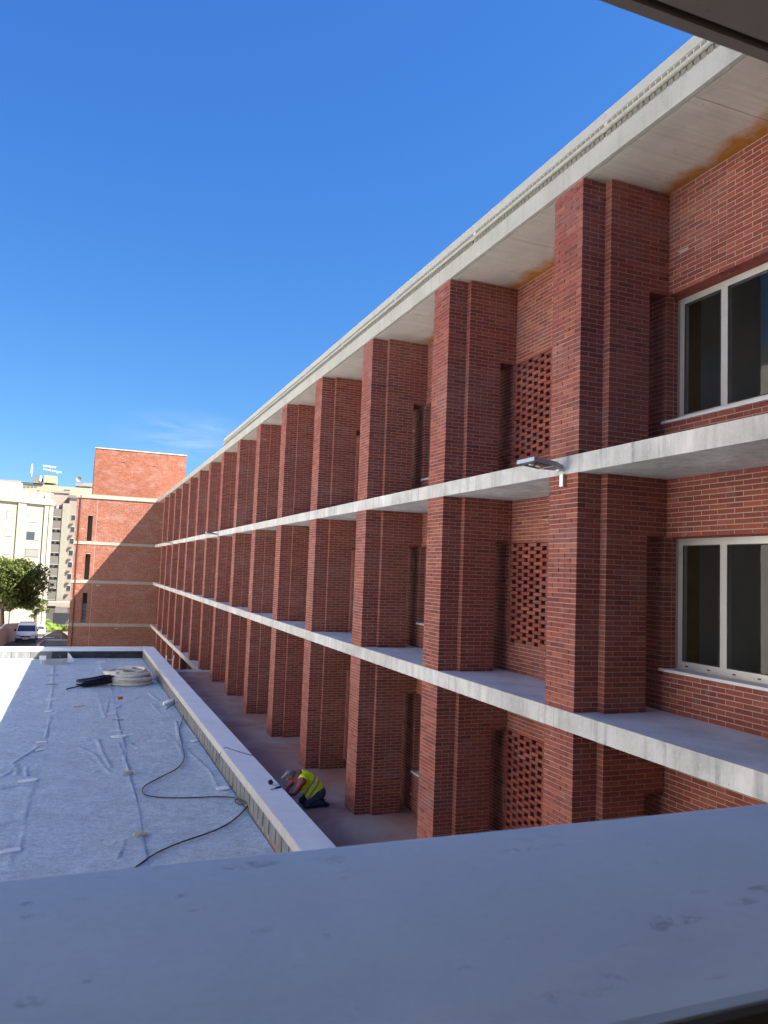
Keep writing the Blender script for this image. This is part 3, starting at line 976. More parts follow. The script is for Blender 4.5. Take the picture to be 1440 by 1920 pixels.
slab_piece('board_offcut', 222, 1383, .46, .24, .05, .05, FOAM, 'thick white board offcut weighing down the middle seam', 'offcut', RO)
slab_piece('board_offcut', 78, 1393, .32, .07, .03, 0, FOAM, 'thin white strip on the left seam beside a long fold', 'offcut', RO)
slab_piece('board_offcut', 75, 1408, .24, .10, .03, .4, FOAM, 'small tilted white chip on the left seam', 'offcut', RO)
slab_piece('board_offcut', 91, 1335, .26, .10, .03, 0, FOAM, 'white strip where the left felt seam is crumpled', 'offcut', RO)
slab_piece('board_offcut', 97, 1313, .42, .14, .03, .1, FOAM, 'white strip across the left seam level with the cream hose', 'offcut', RO)
slab_piece('board_offcut', 96, 1284, .5, .12, .03, 0, GREYBLK, 'dark grey strip lying across the left seam', 'offcut', RO)
slab_piece('board_offcut', 97, 1266, .45, .14, .03, 0, FELT, 'pale grey strip on the left seam toward the far parapet', 'offcut', RO)
slab_piece('board_offcut', 187, 1254, .4, .16, .03, 0, FOAM, 'white strip on the felt behind the cable bundle', 'offcut', RO)
slab_piece('board_offcut', 190, 1241, .5, .16, .03, 0, FOAM, 'white strip at the foot of the far parapet', 'offcut', RO)
slab_piece('board_offcut', 207, 1340, .3, .08, .025, .1, FOAM, 'short pale strip beside the red brick', 'offcut', RO)
slab_piece('board_offcut', 221, 1351, .36, .07, .03, 0, GREYBLK, 'grey strip on the middle seam below the red brick', 'offcut', RO)
slab_piece('board_offcut', 217, 1372, .36, .05, .02, 0, FOAM, 'narrow white strip beside the thick white offcut', 'offcut', RO)
slab_piece('board_offcut', 418, 1480, .30, .27, .03, .3, FOAM, 'square white board offcut by the parapet near the cable', 'offcut', RO)
slab_piece('board_offcut', 364, 1391, .22, .16, .03, .2, FOAM, 'small white board offcut against the bitumen upstand', 'offcut', RO)
slab_piece('stone_block', 240, 1452, .24, .13, .07, .1, BEIGE, 'beige stone block on the middle felt seam', 'block', RO, .06)
slab_piece('stone_block', 262, 1567, .235, .12, .065, .08, BEIGE, 'beige stone block on the middle seam nearest the parapet ledge', 'block', RO, .06)
slab_piece('timber_offcut', 148, 1326, .42, .06, .04, .25, mat_plain('pale_timber', (.66, .58, .38), .7), 'cream timber stick lying on the middle felt sheet', 'stick', None, .04)
slab_piece('loose_brick', 225, 1312, .2, .13, .09, .3, mat_plain('orange_brick', (.42, .12, .06), .85), 'loose red brick on the felt in front of the hose', 'brick', None, .05)
slab_piece('rubble_piece', 37, 1243, .42, .22, .16, .2, FOAM, 'white rubble lump by the sunlit far parapet', 'rubble', 'white rubble in the sun', .2)
slab_piece('rubble_piece', 18, 1258, .5, .18, .05, .1, FOAM, 'flat white rubble piece on the sunlit felt', 'rubble', 'white rubble in the sun', .25)
slab_piece('rubble_piece', 6, 1281, .35, .12, .04, 0, FOAM, 'small white rubble chip on the sunlit felt', 'rubble', 'white rubble in the sun', .25)
slab_piece('rubble_piece', 22, 1243, .3, .14, .05, .3, FOAM, 'thin white rubble flake beside the white lump', 'rubble', 'white rubble in the sun', .25)

# things standing along the far parapet
p = onroof(80, 1245)
st = empty('white_stand', (p[0], p[1], ZD), 'small white box on legs beside the far parapet', 'stand')
obj('box', B().box(p[0] - .17, p[0] + .14, p[1] - .12, p[1] + .1, ZD + .20, ZD + .40), WHITE, st)
for dx in (-.08, .06): obj('leg', B().box(p[0] + dx - .035, p[0] + dx + .035, p[1] - .05, p[1] + .03, ZD, ZD + .199), WHITE, st)
p = onroof(104, 1245)
gbk = B().box(p[0] - .52, p[0] + .50, p[1] - .12, p[1] + .13, ZD, ZD + .20)
tag(obj('concrete_block', gbk, GREYBLK), 'long grey concrete block at the foot of the far parapet', 'block')
p = onroof(131, 1243)
tag(obj('white_plate', B().prism([(p[0] - .13, p[1] + .25, ZD + .50), (p[0] - .12, p[1] + .12, ZD), (p[0] + .19, p[1] + .12, ZD), (p[0] + .16, p[1] + .16, ZD + .16), (p[0] - .02, p[1] + .2, ZD + .40)], (0, .02, .004)), FOAM),
    'pointed white plate leaning on the far parapet', 'plate')
tag(obj('thin_wire', B().tube([onz(112, 1226, ZC - .1) + np.array([0, -.7, 0]), onz(118, 1240, ZD + .1), onz(125, 1246, ZD + .02)], .012, 6), FENCE_GREY), 'thin grey wire hanging down the far parapet', 'wire')

# cream hose coil
hc = np.array([2.13, 34.55, ZD])
b = B()
def loop(cx, cy, rx, ry, z0, z1, turns=1, tiltx=0, tilty=0, ph=0, n=44):
    P = []
    for i in range(int(n * turns) + 1):
        a = ph + 2 * math.pi * i / n
        x, y = rx * math.cos(a), ry * math.sin(a)
        z = z0 + (z1 - z0) * i / (n * turns) + tiltx * x + tilty * y
        P.append((hc[0] + cx + x, hc[1] + cy + y, hc[2] + max(.068, z)))
    return P
def hose(P): 
    P = np.array(P); m = len(P)
    b.tube(P, .068 * (1 + .04 * np.cos(np.arange(m) * math.pi)), 10)
for i, (cx, cy, r_) in enumerate(((.04, .0, .88), (.0, .03, .84), (.06, -.05, .87), (.02, .04, .80))):
    hose(loop(cx, cy, r_, r_ * 1.02, .07 + i * .105, .10 + i * .105, 1.05, random.uniform(-.03, .03), random.uniform(-.03, .03), 2.0 + i * 1.7, 48))
for i, (cx, cy, rx, ry) in enumerate(((.03, .05, .62, .60), (-.02, -.02, .60, .64), (.05, .02, .58, .60))):
    hose(loop(cx, cy, rx, ry, .08 + i * .11, .12 + i * .11, 1.0, .04, -.03, i * 2.1))
hose(loop(-.10, .12, .78, .66, .46, .52, 1.3, .09, .04, 2.4, 48))
hose(loop(.14, -.06, .60, .46, .44, .50, 1.0, -.07, .08, .4))
hose(loop(-.22, .20, .72, .50, .48, .56, .62, .12, .02, .9))
hose(loop(.10, .10, .42, .34, .40, .42, 1.0, .05, -.10, 2.0))
hose([(hc[0] - .9, hc[1] - .25, ZD + .20), (hc[0] - .95, hc[1] + .2, ZD + .28), (hc[0] - .6, hc[1] + .65, ZD + .42), (hc[0] - .1, hc[1] + .85, ZD + .56), (hc[0] + .4, hc[1] + .7, ZD + .58), (hc[0] + .7, hc[1] + .3, ZD + .56)])
tag(obj('hose_coil', b, HOSE, None, True), 'big coil of cream corrugated hose on the felt roof', 'hose')
b = B()
for i in range(34):
    oy = random.uniform(-.34, .34); z = .03 + .34 * random.random()
    x_end = random.uniform(.0, .35)
    P = [(hc[0] - .62, hc[1] - .42 + oy * .5, ZD + .12 + z * .8), (hc[0] - 1.0, hc[1] - .62 + oy, ZD + .06 + z), (hc[0] - 1.5, hc[1] - .8 + oy * 1.2, ZD + .05 + z * .8), (x_end + .05, 33.75 + oy * 1.5, ZD + .03 + z * .7)]
    P = np.array(P); tt = np.linspace(0, 3, 13); k = np.minimum(tt.astype(int), 2); fr2 = (tt - k)[:, None]
    b.tube(P[k] * (1 - fr2) + P[k + 1] * fr2, .026, 6)
b.tube([(.4, 33.5, ZD + .14), (.1, 33.35, ZD + .08), (-.25, 33.2, ZD + .03), (-.27, 33.0, ZD + .02)], .026, 6)
tag(obj('cable_bundle', b, CABLE_BLUE, None, True), 'bunch of dark cable ends coming out of the hose coil', 'cable bundle')

def cable(name, pix, r, label, mat=CABLE, z=ZD + .03):
    P = np.array([onz(x, y, z) if len(q) == 0 else onz(x, y, q[0]) for x, y, *q in pix])
    m = len(P); out = []
    for i in range(m - 1):       # Catmull-Rom
        p0, p1, p2, p3 = P[max(i - 1, 0)], P[i], P[i + 1], P[min(i + 2, m - 1)]
        for s in np.linspace(0, 1, 8, endpoint=False):
            out.append(.5 * ((2 * p1) + (-p0 + p2) * s + (2 * p0 - 5 * p1 + 4 * p2 - p3) * s * s + (-p0 + 3 * p1 - 3 * p2 + p3) * s ** 3))
    out.append(P[-1])
    return tag(obj(name, B().tube(out, r, 6), mat, None, True), label, 'cable')
cable('cable', [(345, 1338, ZD + .12), (341, 1352), (336, 1370), (341, 1395), (345, 1420), (333, 1440), (303, 1456), (275, 1471), (267, 1481), (272, 1490), (300, 1495), (350, 1496), (400, 1494), (435, 1495), (452, 1500, ZD + .08)], .014,
      'black cable looping in a wide bend across the felt')
cable('cable', [(476, 1502, ZD + .22), (468, 1507, ZD + .12), (455, 1522), (430, 1543), (395, 1560), (340, 1579), (300, 1596), (268, 1616), (240, 1640), (205, 1690), (190, 1760), (215, 1850), (250, 1900)], .016,
      'black cable running from the parapet toward the foreground ledge')
cable('cable', [(478, 1500, ZD + .24), (466, 1504, ZD + .16), (452, 1509, ZD + .05), (444, 1506), (441, 1501), (447, 1499), (458, 1503, ZD + .12), (474, 1498, ZD + .24)], .013, 'short tangled cable loop hanging on the bitumen upstand', CABLE)
cable('cable', [(402, 1432, ZD + .05), (412, 1414, ZD + .40), (421, 1402, ZC + .015), (440, 1407, ZC + .012), (460, 1413, ZC + .012), (474, 1417, ZC + .014)], .008,
      'thin wire laid across the top of the parapet coping', CABLE)
cable('cable', [(312, 1330, ZD + .04), (322, 1322, ZD + .10), (334, 1316, ZD + .25), (338, 1322, ZD + .2), (344, 1330, ZD + .12), (347, 1345, ZD + .06)], .016, 'black cable ends sticking out of the upstand beside the white roll', CABLE)
cable('cable', [(286, 1272, ZD + .06), (290, 1266, ZD + .18), (293, 1260, ZD + .36)], .018, 'short black rod leaning on the upstand behind the hose', CABLE)
def roll(px, py, L, r, yaw, label):
    p = onroof(px, py); d = np.array([math.cos(yaw), math.sin(yaw), .12]) * L / 2
    c0 = np.array([p[0], p[1], ZD + r + .02])
    tag(obj('white_roll', B().tube([c0 - d, c0 - d * .4, c0 + d * .4, c0 + d], [r * .7, r, r, r * .75], 10), FOAM, None, True), label, 'roll', 'white rolls by the upstand')
roll(318, 1322, .5, .09, .5, 'white paper roll beside the cable ends')
roll(290, 1275, .34, .09, 1.0, 'small white roll between hose coil and parapet')
# tools on the coping
p = onz(507, 1471, ZC)
tm = empty('tape_measure', (p[0], p[1], ZC), 'small dark tape measure on the coping beside the kneeling worker', 'tape measure')
obj('case', B().tube([(p[0], p[1] - .03, ZC + .05), (p[0], p[1] + .03, ZC + .05)], .05, 12), BLACK, tm)
obj('blade', B().box(p[0] + .03, p[0] + .17, p[1] - .10, p[1] - .08, ZC + .002, ZC + .006), LAMP_EDGE, tm)
p = onz(517, 1479, ZC)
tl = empty('hand_tool', (p[0], p[1], ZC), 'long dark hand tool lying on the coping by the tape measure', 'tool')
R_ = Matrix.Rotation(.5, 3, 'Z')
obj('handle', B().obox((p[0] + .06, p[1] + .03, ZC + .02), (.14, .035, .03), R_), BLACK, tl)
obj('blade', B().obox((p[0] - .06, p[1] - .035, ZC + .012), (.14, .022, .012), R_), LAMP_GREY, tl)

# ------------------------------------------------------------------ floodlights under the slab edge
def floodlight(y, label):
    z = 6.40
    fl_ = empty('floodlight', (XF, y, z), label, 'floodlight', 'floodlights along the slab edge')
    rot = Matrix.Rotation(.10, 3, 'Y')
    def loc(v): return np.array(rot @ Vector(v)) + np.array([XF - .10, y, z])
    def ob(c_, s_): 
        bb = B().obox((0, 0, 0), s_); bb.v[0] = np.array([loc(v + np.array(c_)) for v in bb.v[0]]); return bb
    poly = [(-.46, -.19, 0), (-.14, -.19, 0), (.02, -.09, 0), (.02, .09, 0), (-.14, .19, 0), (-.46, .19, 0)]
    bb = B().prism(poly, (0, 0, .045)); bb.v[0] = np.array([loc(v) for v in bb.v[0]])
    obj('housing', bb, LAMP_GREY, fl_)
    obj('front_edge', ob((-.468, 0, .024), (.014, .39, .05)), LAMP_EDGE, fl_)
    obj('side_edge', ob((-.30, -.194, .024), (.32, .012, .05)), LAMP_GREY, fl_)
    obj('side_edge', ob((-.30, .194, .024), (.32, .012, .05)), LAMP_GREY, fl_)
    ln = obj('lens', ob((-.30, 0, -.004), (.24, .28, .006)), mat_lens, fl_)
    for dx in (-.07, .03): obj('reflector', ob((-.30 + dx, .02, -.010), (.05, .06, .006)), WHITE, ln)
    obj('lens_strip', ob((-.165, 0, -.004), (.02, .29, .008)), SILLM, fl_)
    obj('bracket', B().box(XF - .10, XF - .012, y - .03, y + .03, z - .02, z + .03), LAMP_EDGE, fl_)
    obj('wall_plate', B().box(XF - .045, XF - .003, y - .035, y + .035, z - .21, z - .055), LAMP_EDGE, fl_)
t = NT('lamp_lens'); mat_lens = t.done((.10, .085, .09), .12, .2)
floodlight(yp(1) + .29, 'grey floodlight on the pier beside the two pane window, largest one')
floodlight(yp(8) + .30, 'grey floodlight halfway along the slab edge')
floodlight(yp(13) + .30, 'grey floodlight near the sunlit brick wing')

# ------------------------------------------------------------------ the wing the photograph is taken from
nw = empty('near_wing', (0, -4, -3.4), 'shaded concrete parapet and overhanging slab framing the view', 'building')
NY = 1.35
ZP = 4.547
# parapet top: softly rounded arrises
prof = [(.715, 3.444), (.715, ZP - .012), (.722, ZP - .003), (.735, ZP), (NY - .018, ZP), (NY - .005, ZP - .004), (NY, ZP - .016), (NY, 3.444)]
obj('parapet', B().prism([(-9, y, z) for y, z in prof], (14.55, 0, 0)), PARAPET, nw)
obj('inner_lining', B().box(-9, 5.55, .700, .7145, 3.46, ZP - .002), mat_plain('dark_wood_lining', (.060, .042, .022), .8), nw)
obj('floor_slab', B().box(-9, 14, -8, NY - .004, 3.2085, 3.443), CONC, nw)
b = B().box(-9, 14, -8, NY - .052, 6.3415, 6.567)
b.box(-9, 14, NY - .030, NY, 6.3405, 6.5665)
b.box(-9, 14, NY - .056, NY - .028, 6.362, 6.566)
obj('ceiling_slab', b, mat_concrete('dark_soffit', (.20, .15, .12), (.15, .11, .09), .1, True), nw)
obj('floor_finish', B().box(-9, 14, -7.9, .714, 3.4435, 3.449), mat_plain('brown_floor', (.16, .10, .055), .8), nw)
obj('back_wall', B().box(-9, 14, -8.3, -8.01, -3.4, 10.3), BROWNWALL, nw)
obj('back_wall', B().box(-9, 5.0, -3.2, -3.0, 3.444, 6.341), mat_plain('bounce_plaster', (.66, .66, .65), .9), nw)  # unseen inner wall: blocks sky behind the camera, pale to light the ledge
obj('side_wall', B().box(-9.3, -9.0, -8, NY, -3.4, 10.3), BROWNWALL, nw)
obj('lower_wall', B().box(-9, XF - .1, .70, NY - .02, -3.4, 3.208), BROWNWALL, nw)
obj('upper_wall', B().box(-9, XF - .1, .95, 1.25, 6.568, 10.09), BROWNWALL, nw)
obj('roof_slab', B().box(-9, 14, -8, NY, 10.093, ROOF_TOP - .002), CONC, nw)

# ------------------------------------------------------------------ people
def caps(b, p0, p1, r0, r1, n=9):
    p0, p1 = np.array(p0, float), np.array(p1, float)
    d = p1 - p0; L = np.linalg.norm(d); d = d / (L + 1e-9)
    ts = []
    for a in (90, 60, 30): ts.append((-r0 * math.sin(math.radians(a)) , r0 * math.cos(math.radians(a))))
    for a in np.linspace(0, 1, 4): ts.append((L * a, r0 + (r1 - r0) * a))
    for a in (30, 60, 90): ts.append((L + r1 * math.sin(math.radians(a)), r1 * math.cos(math.radians(a))))
    b.tube([p0 + d * q[0] for q in ts], [max(q[1], .002) for q in ts], n)
def remeshed(name, b, mat, vox, parent=None, sm=4):
    v = b.verts(); org = v.mean(0); org[2] = v[:, 2].min()
    me = mesh_from(name + '_src', v - org, b.f, None)
    tmp = bpy.data.objects.new('tmp', me); COL.objects.link(tmp)
    md = tmp.modifiers.new('r', 'REMESH'); md.mode = 'VOXEL'; md.voxel_size = vox; md.use_smooth_shade = True
    m2 = tmp.modifiers.new('s', 'SMOOTH'); m2.iterations = sm; m2.factor = .5
    dg = bpy.context.evaluated_depsgraph_get()
    me2 = bpy.data.meshes.new_from_object(tmp.evaluated_get(dg))
    bpy.data.objects.remove(tmp)
    me2.materials.clear(); me2.materials.append(mat)
    me2.polygons.foreach_set('use_smooth', [True] * len(me2.polygons))
    o = bpy.data.objects.new(name, me2); COL.objects.link(o)
    po = ORIG.get(parent.name, np.zeros(3)) if parent is not None else np.zeros(3)
    if parent is not None: o.parent = parent
    o.location = org - po; ORIG[o.name] = org
    return o
SKIN = mat_plain('skin', (.36, .19, .125), .6, 0, .06)
SHIRT = mat_plain('maroon_sleeve', (.22, .065, .07), .85, 0, .15)
JEANS = mat_plain('dark_work_trousers', (.045, .055, .085), .9, 0, .25)
CAPM = mat_plain('grey_cap', (.13, .135, .16), .8, 0, .25)
BOOT = mat_plain('dark_boot', (.05, .035, .035), .7)

# worker: kneels on the passage floor, bent forward over the foot of the parapet, facing -X
YW = 16.1
def W(x, dy, z): return (x, YW + dy, z)
hipL, hipR = W(5.03, -.10, .27), W(5.03, .10, .27)
sh = W(4.60, 0, .60); shL, shR = W(4.60, -.20, .58), W(4.60, .20, .58)
kneeL, kneeR = W(4.72, -.17, .075), W(4.72, .17, .075)
ankL, ankR = W(5.08, -.14, .075), W(5.08, .14, .075)
toeL, toeR = W(5.19, -.14, .045), W(5.19, .14, .045)
elL, elR = W(4.44, -.27, .37), W(4.42, .25, .36)
haL, haR = W(4.33, -.12, .30), W(4.33, .08, .24)
neck, head = W(4.50, 0, .67), W(4.40, -.01, .665)
body = B()
caps(body, W(5.02, 0, .27), W(4.86, 0, .46), .15, .155); caps(body, W(4.86, 0, .46), sh, .155, .16)
caps(body, shL, shR, .085, .085)
caps(body, sh, neck, .07, .06); caps(body, neck, head, .055, .075)
for s_, (hp, kn, an, to, s0, el, ha) in ((-1, (hipL, kneeL, ankL, toeL, shL, elL, haL)), (1, (hipR, kneeR, ankR, toeR, shR, elR, haR))):
    caps(body, hp, kn, .095, .065); caps(body, kn, an, .062, .045); caps(body, an, to, .042, .032)
    caps(body, s0, el, .058, .046); caps(body, el, ha, .042, .03)
    hv = np.array(ha); caps(body, hv, hv + np.array([-.05, 0, -.035]), .033, .030)
    for q in range(4):
        base = hv + np.array([-.07, (q - 1.5) * .02, -.045]); L_ = (.030, .036, .034, .026)[q]
        caps(body, base, base + np.array([-L_, 0, -.012]), .0095, .009, 6)
        caps(body, base + np.array([-L_, 0, -.012]), base + np.array([-L_ - .005, 0, -.012 - L_ * .8]), .009, .008, 6)
    caps(body, hv + np.array([-.02, -s_ * .025, -.01]), hv + np.array([-.055, -s_ * .045, -.045]), .011, .0095, 6)
body.ball(np.array(head) + np.array([-.02, 0, .0]), (.098, .075, .095), 14, 10)
body.ball(np.array(head) + np.array([-.055, 0, -.06]), (.055, .055, .05), 10, 8)        # jaw
caps(body, np.array(head) + np.array([-.11, 0, -.012]), np.array(head) + np.array([-.122, 0, -.034]), .011, .015, 6)     # nose
for s_ in (-1, 1): body.ball(np.array(head) + np.array([-.005, s_ * .077, -.015]), (.022, .012, .032), 8, 6)   # ears
wk = remeshed('person', body, SKIN, .009, None, 3)
tag(wk, 'person kneeling in a yellow safety vest, bent over the parapet edge', 'person')
# clothing
tr_ = B()
caps(tr_, W(5.03, 0, .27), W(4.93, 0, .36), .165, .165)
for hp, kn, an in ((hipL, kneeL, ankL), (hipR, kneeR, ankR)):
    caps(tr_, hp, kn, .112, .078); caps(tr_, kn, an, .076, .060)
remeshed('trousers', tr_, JEANS, .012, wk)
sl_ = B()
for s0, el, ha in ((shL, elL, haL), (shR, elR, haR)):
    caps(sl_, s0, el, .074, .058); e2 = np.array(el) + (np.array(ha) - np.array(el)) * .78; caps(sl_, el, e2, .056, .042)
caps(sl_, shL, shR, .098, .098)
caps(sl_, W(4.99, 0, .30), W(4.86, 0, .46), .158, .166); caps(sl_, W(4.86, 0, .46), sh, .166, .17)
remeshed('shirt', sl_, SHIRT, .012, wk)
bt = B()
for an, to in ((ankL, toeL), (ankR, toeR)): caps(bt, an, to, .058, .045)
remeshed('boots', bt, BOOT, .012, wk)
# vest with two grey tapes and an open hanging front flap
vb = B()
caps(vb, W(4.97, 0, .33), W(4.86, 0, .47), .178, .184); caps(vb, W(4.86, 0, .47), W(4.66, 0, .585), .184, .182)
caps(vb, W(4.63, -.15, .60), W(4.63, .15, .60), .115, .115)
for s_ in (-1, 1):    # front panels hanging down
    vb.add([W(4.96, s_ * .15, .34), W(4.60, s_ * .17, .52), W(4.62, s_ * .185, .36), W(4.80, s_ * .20, .07), W(4.86, s_ * .20, .09), W(4.97, s_ * .18, .24),
            W(4.96, s_ * .12, .34), W(4.60, s_ * .14, .52), W(4.62, s_ * .155, .36), W(4.80, s_ * .17, .07), W(4.86, s_ * .17, .09), W(4.97, s_ * .15, .24)],
           [(0, 1, 2, 3, 4, 5), (11, 10, 9, 8, 7, 6)] + [(i, (i + 1) % 6, 6 + (i + 1) % 6, 6 + i) for i in range(6)])
t = NT('safety_vest')
dotn = t.new('ShaderNodeVectorMath'); dotn.operation = 'DOT_PRODUCT'
t.lk(t.pos(), dotn.inputs[0])
ax = np.array([-.80, 0, .60]); dotn.inputs[1].default_value = tuple(ax)
base_ = float(np.dot(ax, W(4.86, 0, .46)))
tv = t.math('SUBTRACT', dotn.outputs['Value'], base_)
def bandm(c0, w_):
    return t.math('LESS_THAN', t.math('ABSOLUTE', t.math('SUBTRACT', tv, c0)), w_)
bm = t.math('MAXIMUM', bandm(-.065, .026), bandm(.055, .026))
hv_ = t.noise(14, 4)
VESTC = t.mix(t.rng(hv_, .3, .7), (.64, .92, .0), (.74, 1.0, .02))
VEST = t.done(t.mix(bm, VESTC, (.30, .31, .31)), .6, 0, .3)
remeshed('safety_vest', vb, VEST, .010, wk, 3)
cp_ = B()
hd = np.array(head) + np.array([-.02, 0, .0])
cp_.ball(hd + np.array([.004, 0, .035]), (.112, .090, .085), 14, 10)
cp_.add([hd + np.array(v) for v in [(-.085, -.075, .045), (-.185, -.05, -.035), (-.185, .05, -.035), (-.085, .075, .045), (-.085, -.075, .028), (-.18, -.05, -.05), (-.18, .05, -.05), (-.085, .075, .028)]],
        [(0, 1, 2, 3), (7, 6, 5, 4), (0, 4, 5, 1), (1, 5, 6, 2), (2, 6, 7, 3), (3, 7, 4, 0)])
remeshed('cap', cp_, CAPM, .008, wk, 2)
for s_ in (-1, 1):
    e = hd + np.array([-.088, s_ * .032, -.002])
    obj('eye', B().ball(e, (.008, .012, .008), 8, 6), BLACK, wk, True)
obj('hair', B().ball(hd + np.array([.062, 0, -.012]), (.042, .072, .05), 10, 8), mat_plain('grey_hair', (.10, .09, .085), .9), wk, True)

def walker(px, Y, shirt, legs, label, face=1):
    g = gz(Y) + .012
    p = ony(px, 1180, Y); x, y = p[0], Y
    P = lambda dx, dy, z: (x + dx * face, y + dy, g + z)
    b = B()
    caps(b, P(0, 0, .95), P(.02, 0, 1.38), .14, .17); caps(b, P(.02, 0, 1.40), P(.03, 0, 1.55), .06, .055)
    b.ball(P(.04, 0, 1.62), (.095, .08, .12), 10, 8)
    b.ball(P(.13, 0, 1.60), (.02, .02, .03), 6, 5)
    for s_, sw in ((-1, .22), (1, -.2)):
        caps(b, P(0, s_ * .09, .93), P(sw * .7, s_ * .1, .5), .085, .06); caps(b, P(sw * .7, s_ * .1, .5), P(sw, s_ * .1, .07), .058, .04); caps(b, P(sw, s_ * .1, .05), P(sw + .14, s_ * .1, .04), .04, .035)
        caps(b, P(.02, s_ * .2, 1.40), P(-sw * .5, s_ * .25, 1.12), .05, .042); caps(b, P(-sw * .5, s_ * .25, 1.12), P(-sw * .9, s_ * .24, .86), .04, .03); caps(b, P(-sw * .9, s_ * .24, .84), P(-sw * .95, s_ * .24, .74), .032, .018)
    o = remeshed('person', b, SKIN, .025, None, 2)
    tag(o, label, 'person', 'people in the far street')
    c1 = B(); caps(c1, P(0, 0, .95), P(.02, 0, 1.38), .155, .185); caps(c1, P(.02, -.2, 1.4), P(.02, .2, 1.4), .07, .07)
    remeshed('jacket', c1, shirt, .03, o, 2)
    c2 = B()
    for s_, sw in ((-1, .22), (1, -.2)): caps(c2, P(0, s_ * .09, .93), P(sw * .7, s_ * .1, .5), .10, .075); caps(c2, P(sw * .7, s_ * .1, .5), P(sw, s_ * .1, .12), .072, .06)
    remeshed('trousers', c2, legs, .03, o, 2)
    obj('hair', B().ball(P(-.015, 0, 1.67), (.10, .09, .10), 8, 6), BLACK, o, True)
DK = mat_plain('dark_jacket', (.05, .05, .07), .9); LB = mat_plain('pale_blue_cloth', (.4, .45, .55), .9); RD = mat_plain('dull_red_cloth', (.35, .09, .06), .9)
walker(82, 176, DK, DK, 'person in dark clothes walking in the sunny street beyond the cars')
walker(90, 172.5, LB, LB, 'person in pale clothes walking between two others in the street', -1)
walker(102.5, 174, RD, DK, 'person in a red top walking past the sand heap end of street', -1)

# ------------------------------------------------------------------ vehicles
TYRE = mat_plain('tyre_rubber', (.02, .02, .02), .8)
CARW = mat_plain('white_car_paint', (.74, .75, .76), .25, 0, .02, spec=.6)
CARD = mat_plain('dark_plastic', (.025, .025, .028), .5)
WIND = mat_plain('windscreen', (.03, .04, .05), .08, 0, .05, spec=.8)
LIGHTM = mat_plain('headlight', (.65, .68, .72), .15, .2, .05)
def vehicle(name, px, Y, Wd, H, L, van, label):
    g = float(gz(Y)); p = ony(px, 1195, Y); x, y = p[0], Y
    root = empty(name, (x, y, g), label, 'van' if van else 'car', 'vehicles parked in the street')
    h = Wd / 2
    # side profile (y from the nose backwards, z)
    if van: prof = [(0, .32), (-.02, .62), (.03, .82), (.85, 1.08), (1.55, 1.70), (1.80, H), (L - .25, H), (L, 1.2), (L, .32)]
    else: prof = [(0, .25), (-.02, .5), (.05, .72), (1.0, .92), (1.75, 1.38), (2.1, H), (L - 1.1, H - .02), (L - .25, .98), (L, .9), (L, .25)]
    V = []; n = len(prof)
    def wd(z, yy): return h * (1.0 if z < .95 else (1 - .16 * (z - .95) / (H - .95))) * (1 if yy > .25 else .93)
    for s_ in (-1, 1):
        for yy, z in prof: V.append((x + s_ * wd(z, yy), y + yy, g + z))
    F = [tuple(range(n))[::-1], tuple(range(n, 2 * n))] + [(k, (k + 1) % n, n + (k + 1) % n, n + k) for k in range(n)]
    obj('body', B().add(V, F), CARW, root)
    i0 = 3
    (ya_, za), (yb_, zb) = prof[i0], prof[i0 + 1]
    def lerp(t_): return ya_ + (yb_ - ya_) * t_, za + (zb - za) * t_
    (q0, r0), (q1, r1) = lerp(.06), lerp(.94)
    if van: (q1, r1) = (1.50, 1.66)
    w0_, w1_ = wd(r0, 1) * .93, wd(r1, 1) * .92
    obj('windscreen', B().add([(x - w0_, y + q0 - .012, g + r0 + .01), (x + w0_, y + q0 - .012, g + r0 + .01), (x + w1_, y + q1 - .012, g + r1 + .01), (x - w1_, y + q1 - .012, g + r1 + .01),
                               (x - w0_, y + q0 + .03, g + r0 - .02), (x + w0_, y + q0 + .03, g + r0 - .02), (x + w1_, y + q1 + .03, g + r1 - .02), (x - w1_, y + q1 + .03, g + r1 - .02)],
                              [(3, 2, 1, 0), (4, 5, 6, 7), (0, 1, 5, 4), (1, 2, 6, 5), (2, 3, 7, 6), (3, 0, 4, 7)]), WIND, root)
    for s_ in (-1, 1):
        xs_ = x + s_ * wd(1.2, 2) * 1.0
        obj('side_window', B().box(xs_ - .02, xs_ + .02, y + q1 - .15, y + q1 + 1.1, g + za + .08, g + (zb if not van else 1.6) - .10), WIND, root)
        obj('headlight', B().box(x + s_ * h * .72 - .18, x + s_ * h * .72 + .16, y - .045, y + .08, g + (.72 if van else .6), g + (.86 if van else .72)), LIGHTM, root)
        mr = obj('mirror', B().box(x + s_ * (h + .10) - .09, x + s_ * (h + .10) + .09, y + ya_ + .35, y + ya_ + .45, g + za + .02, g + za + .25), CARD, root)
    obj('bumper', B().box(x - h * .96, x + h * .96, y - .07, y + .3, g + .16, g + (.50 if van else .38)), CARD, root)
    obj('grille', B().box(x - h * .5, x + h * .5, y - .05, y + .02, g + (.62 if van else .5), g + (.74 if van else .6)), CARD, root)
    obj('number_plate', B().box(x - .26, x + .26, y - .085, y - .068, g + .40, g + .51), WHITE, root)
    for s_ in (-1, 1):
        for yy in (.75, L - .8):
            r_ = .32
            wh = obj('wheel', B().tube([(x + s_ * (h - .20), y + yy, g + r_), (x + s_ * (h + .01), y + yy, g + r_)], r_, 16), TYRE, root)
            obj('rim', B().tube([(x + s_ * (h + .0), y + yy, g + r_), (x + s_ * (h + .018), y + yy, g + r_)], .2, 12), LIGHTM, wh)
vehicle('parked_van', 47.5, 84.6, 1.88, 1.86, 4.5, True, 'white van with black bumper parked beside the boundary wall')
